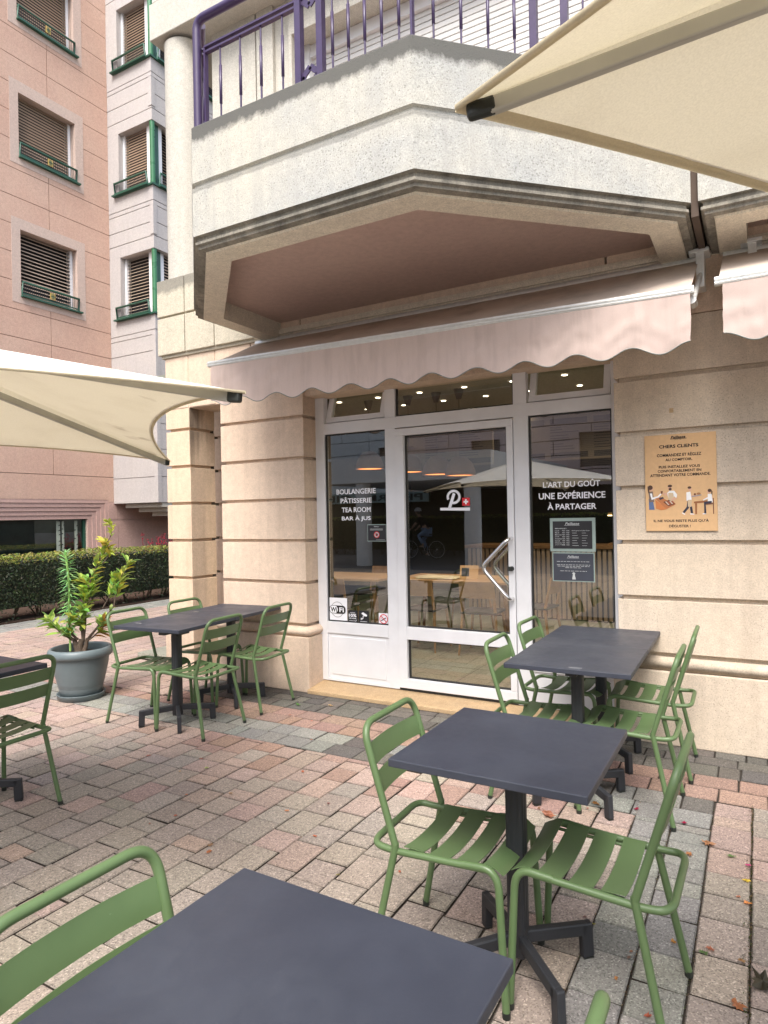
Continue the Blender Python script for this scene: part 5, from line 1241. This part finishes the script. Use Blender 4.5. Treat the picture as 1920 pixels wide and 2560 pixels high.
hd.location = (-9.5, -12.6, 0); hd.rotation_euler = (0, 0, R(90))
def tree(x_, y_, h_, cr, seed, label):
    rn = random.Random(seed); t_ = thing('tree', label, 'tree', (x_, y_, 0)); mb = MB(); mb.tube([(0, 0, 0), (.1, 0, h_*.35), (0, .1, h_*.7)], [.22, .17, .08], 10)
    cl = []
    for k in range(9):
        a = rn.uniform(0, 6.28); e = Vector((math.cos(a)*cr*rn.uniform(.3, .8), math.sin(a)*cr*rn.uniform(.3, .8), h_*rn.uniform(.55, .95))); mb.tube([(0, .02, h_*.4), (e.x*.5, e.y*.5, (h_*.4+e.z)/2), e], [.08, .05, .02], 6); cl.append(e)
    mb.build('trunk', 'bark', t_); lf = MB()
    def samp(r):
        e = r.choice(cl); v = Vector((r.gauss(0, 1), r.gauss(0, 1), r.gauss(0, 1))).normalized(); return e+v*cr*.42*r.random()**.4, v, r.choice([(.05, .085, .025), (.07, .11, .03), (.035, .06, .02), (.10, .13, .03)])
    leafcloud(lf, 9000, samp, .09, None, rn); lf.build('crown', 'leaf', t_)
tree(6.0, -11.0, 8.0, 2.6, 4, 'leafy tree across the square, seen only mirrored in the right pane'); tree(-17, -9.5, 6.0, 2.2, 6, 'small tree near the pale building, seen only mirrored in the left pane')

# ------------------------------------------------------------------ cyclist passing on the road (mirrored in the door glass)
def skinned(name, nodes, edges, mat, parent, root=0, sub=1):
    me = bpy.data.meshes.new(name); me.from_pydata([n_[:3] for n_ in nodes], edges, []); me.materials.append(M[mat] if isinstance(mat, str) else mat)
    o = bpy.data.objects.new(name, me); COL.objects.link(o); o.parent = parent
    o.modifiers.new('skin', 'SKIN'); d = me.skin_vertices[0].data if me.skin_vertices else None
    if d:
        for i, n_ in enumerate(nodes): d[i].radius = (n_[3], n_[4] if len(n_) > 4 else n_[3]); d[i].use_root = (i == root)
    b = o.modifiers.new('sub', 'SUBSURF'); b.levels = sub; b.render_levels = sub; return o
M['skin'] = plain('skin', (.48, .29, .21), .55); M['jeans'] = plain('light_blue_jeans', (.20, .30, .46), .8); M['tee'] = plain('black_cotton', (.015, .015, .02), .9)
bk = thing('bicycle', 'dark bicycle ridden along the road behind the viewer, seen only mirrored in the door glass', 'bicycle', (-10.3, -10.7, 0))
for wx in (-.52, .52):
    w_ = bpy.data.objects.new('wheel', None); COL.objects.link(w_); w_.parent = bk; w_.location = (wx, 0, .34)
    MB().tube([(.325*math.cos(2*math.pi*i/36), 0, .325*math.sin(2*math.pi*i/36)) for i in range(36)], .019, 8, closed=True).build('tyre', 'cap', w_)
    mb = MB(); mb.tube([(.30*math.cos(2*math.pi*i/36), 0, .30*math.sin(2*math.pi*i/36)) for i in range(36)], .009, 6, closed=True)
    for i in range(16): a = 2*math.pi*i/16; mb.tube([(.02*math.cos(a+.8), .02*(-1)**i, .02*math.sin(a+.8)), (.295*math.cos(a), 0, .295*math.sin(a))], .0016, 4)
    mb.tube([(0, -.05, 0), (0, .05, 0)], .02, 10); mb.build('rim', 'alu', w_)
mb = MB()
for a, b, r0 in (((.10, 0, .28), (.22, 0, .86), .016), ((.10, 0, .28), (-.36, 0, .76), .018), ((.20, 0, .78), (-.37, 0, .86), .017), ((-.36, 0, .90), (-.39, 0, .72), .020)): mb.tube([a, b], r0, 10)
for sy in (-1, 1): mb.tube([(.10, sy*.03, .28), (.52, sy*.06, .34)], .009, 6); mb.tube([(.20, sy*.02, .78), (.52, sy*.06, .34)], .008, 6); mb.tube([(-.39, sy*.03, .72), (-.42, sy*.055, .60), (-.52, sy*.055, .34)], .011, 8)
mb.build('frame', 'iron', bk)
MB().tube(fillet([(-.40, -.28, 1.02), (-.43, -.10, 1.03), (-.37, 0, .96), (-.43, .10, 1.03), (-.40, .28, 1.02)], .05, 5), .012, 8).build('handlebar', 'iron', bk)
rows = [[(.08+.26*u_, v_*(.02+.06*u_**1.5), .90+.015*math.sin(3*u_)-.02*v_*v_) for v_ in (-1, -.5, 0, .5, 1)] for u_ in [i/8 for i in range(9)]]
MB().sheet(rows, .03).build('saddle', 'cap', bk)
for sy, pz, px_ in ((-1, .12, .16), (1, .44, .04)): MB().tube([(.10, sy*.06, .28), (px_, sy*.08, pz)], .010, 6).tube([(px_, sy*.08, pz), (px_, sy*.16, pz)], .012, 6).box(px_-.04, px_+.04, sy*.12-.03, sy*.12+.03, pz-.01, pz+.01).build('pedal_crank', 'alu', bk)
pr = thing('person', 'cyclist in a white helmet, black top and light jeans riding a bicycle, seen only mirrored', 'person', (-10.3, -10.7, 0))
N_ = [(.20, 0, 1.02, .13, .16), (.08, 0, 1.22, .11, .14), (-.06, 0, 1.40, .12, .17), (-.12, 0, 1.50, .055), (-.16, 0, 1.57, .055), (-.185, 0, 1.64, .082, .078), (-.175, 0, 1.72, .085, .075), (-.275, 0, 1.635, .014)]
E_ = [(0, 1), (1, 2), (2, 3), (3, 4), (4, 5), (5, 6), (5, 7)]
for sy in (-1, 1):
    k = len(N_); N_ += [(-.08, sy*.18, 1.42, .055), (-.22, sy*.24, 1.20, .040), (-.37, sy*.245, 1.06, .027), (-.41, sy*.245, 1.045, .030, .018)]; E_ += [(2, k), (k, k+1), (k+1, k+2), (k+2, k+3)]
    for q, (dy, l_) in enumerate(((-.03, .05), (-.01, .055), (.01, .055), (.03, .045))):
        j = len(N_); N_ += [(-.44, sy*.245+dy, 1.045, .009), (-.445-.01, sy*.245+dy, 1.01, .008), (-.425, sy*.245+dy, 1.0, .007)]; E_ += [(k+3, j), (j, j+1), (j+1, j+2)]
    j = len(N_); N_ += [(-.39, sy*.21, 1.02, .010), (-.41, sy*.20, 1.0, .008)]; E_ += [(k+3, j), (j, j+1)]
    kn, an = ((-.14, .11, .84), (.05, .11, .52)) if sy > 0 else ((-.06, -.11, .66), (.17, -.11, .22))
    k = len(N_); N_ += [(.16, sy*.10, .98, .085), (*kn, .055), (*an, .036), (an[0]-.02, an[1], an[2]-.05, .036), (an[0]-.16, an[1], an[2]-.075, .030)]; E_ += [(0, k), (k, k+1), (k+1, k+2), (k+2, k+3), (k+3, k+4)]
body = skinned('body', N_, E_, 'skin', pr, sub=2)
skinned('shirt', [(.17, 0, 1.06, .145, .175), (.07, 0, 1.22, .128, .158), (-.06, 0, 1.40, .135, .185), (-.10, 0, 1.475, .075), (-.08, .19, 1.42, .070), (-.16, .22, 1.29, .058), (-.08, -.19, 1.42, .070), (-.16, -.22, 1.29, .058)], [(0, 1), (1, 2), (2, 3), (2, 4), (4, 5), (2, 6), (6, 7)], 'tee', pr, sub=2)
skinned('trousers', [(.20, 0, 1.03, .14, .17), (.15, .10, .98, .10), (-.14, .11, .84, .075), (.04, .11, .54, .052), (.15, -.10, .98, .10), (-.06, -.11, .66, .075), (.16, -.11, .26, .052)], [(0, 1), (1, 2), (2, 3), (0, 4), (4, 5), (5, 6)], 'jeans', pr, sub=2)
MB().lathe([(.001, .135), (.05, .125), (.09, .095), (.112, .045), (.115, .0), (.10, -.01)], 20, (-.175, 0, 1.71), scale=(1.12, .92)).build('helmet', 'signwhite', pr)
MB().lathe([(.001, .10), (.085, .04), (.088, -.03), (.07, -.07)], 16, (-.150, 0, 1.68), scale=(.95, .92)).build('hair', plain('dark_hair', (.03, .02, .015), .7), pr)
for sy in (-1, 1): MB().lathe([(.001, .010), (.010, 0), (.001, -.010)], 8, (-.262, sy*.030, 1.665)).build('eye', 'cap', pr); MB().lathe([(.001, .028), (.014, .012), (.012, -.012), (.001, -.028)], 8, (-.165, sy*.082, 1.65)).build('ear', 'skin', pr)
MB().box(-.268, -.255, -.022, .022, 1.592, 1.600).build('mouth', 'red', pr)
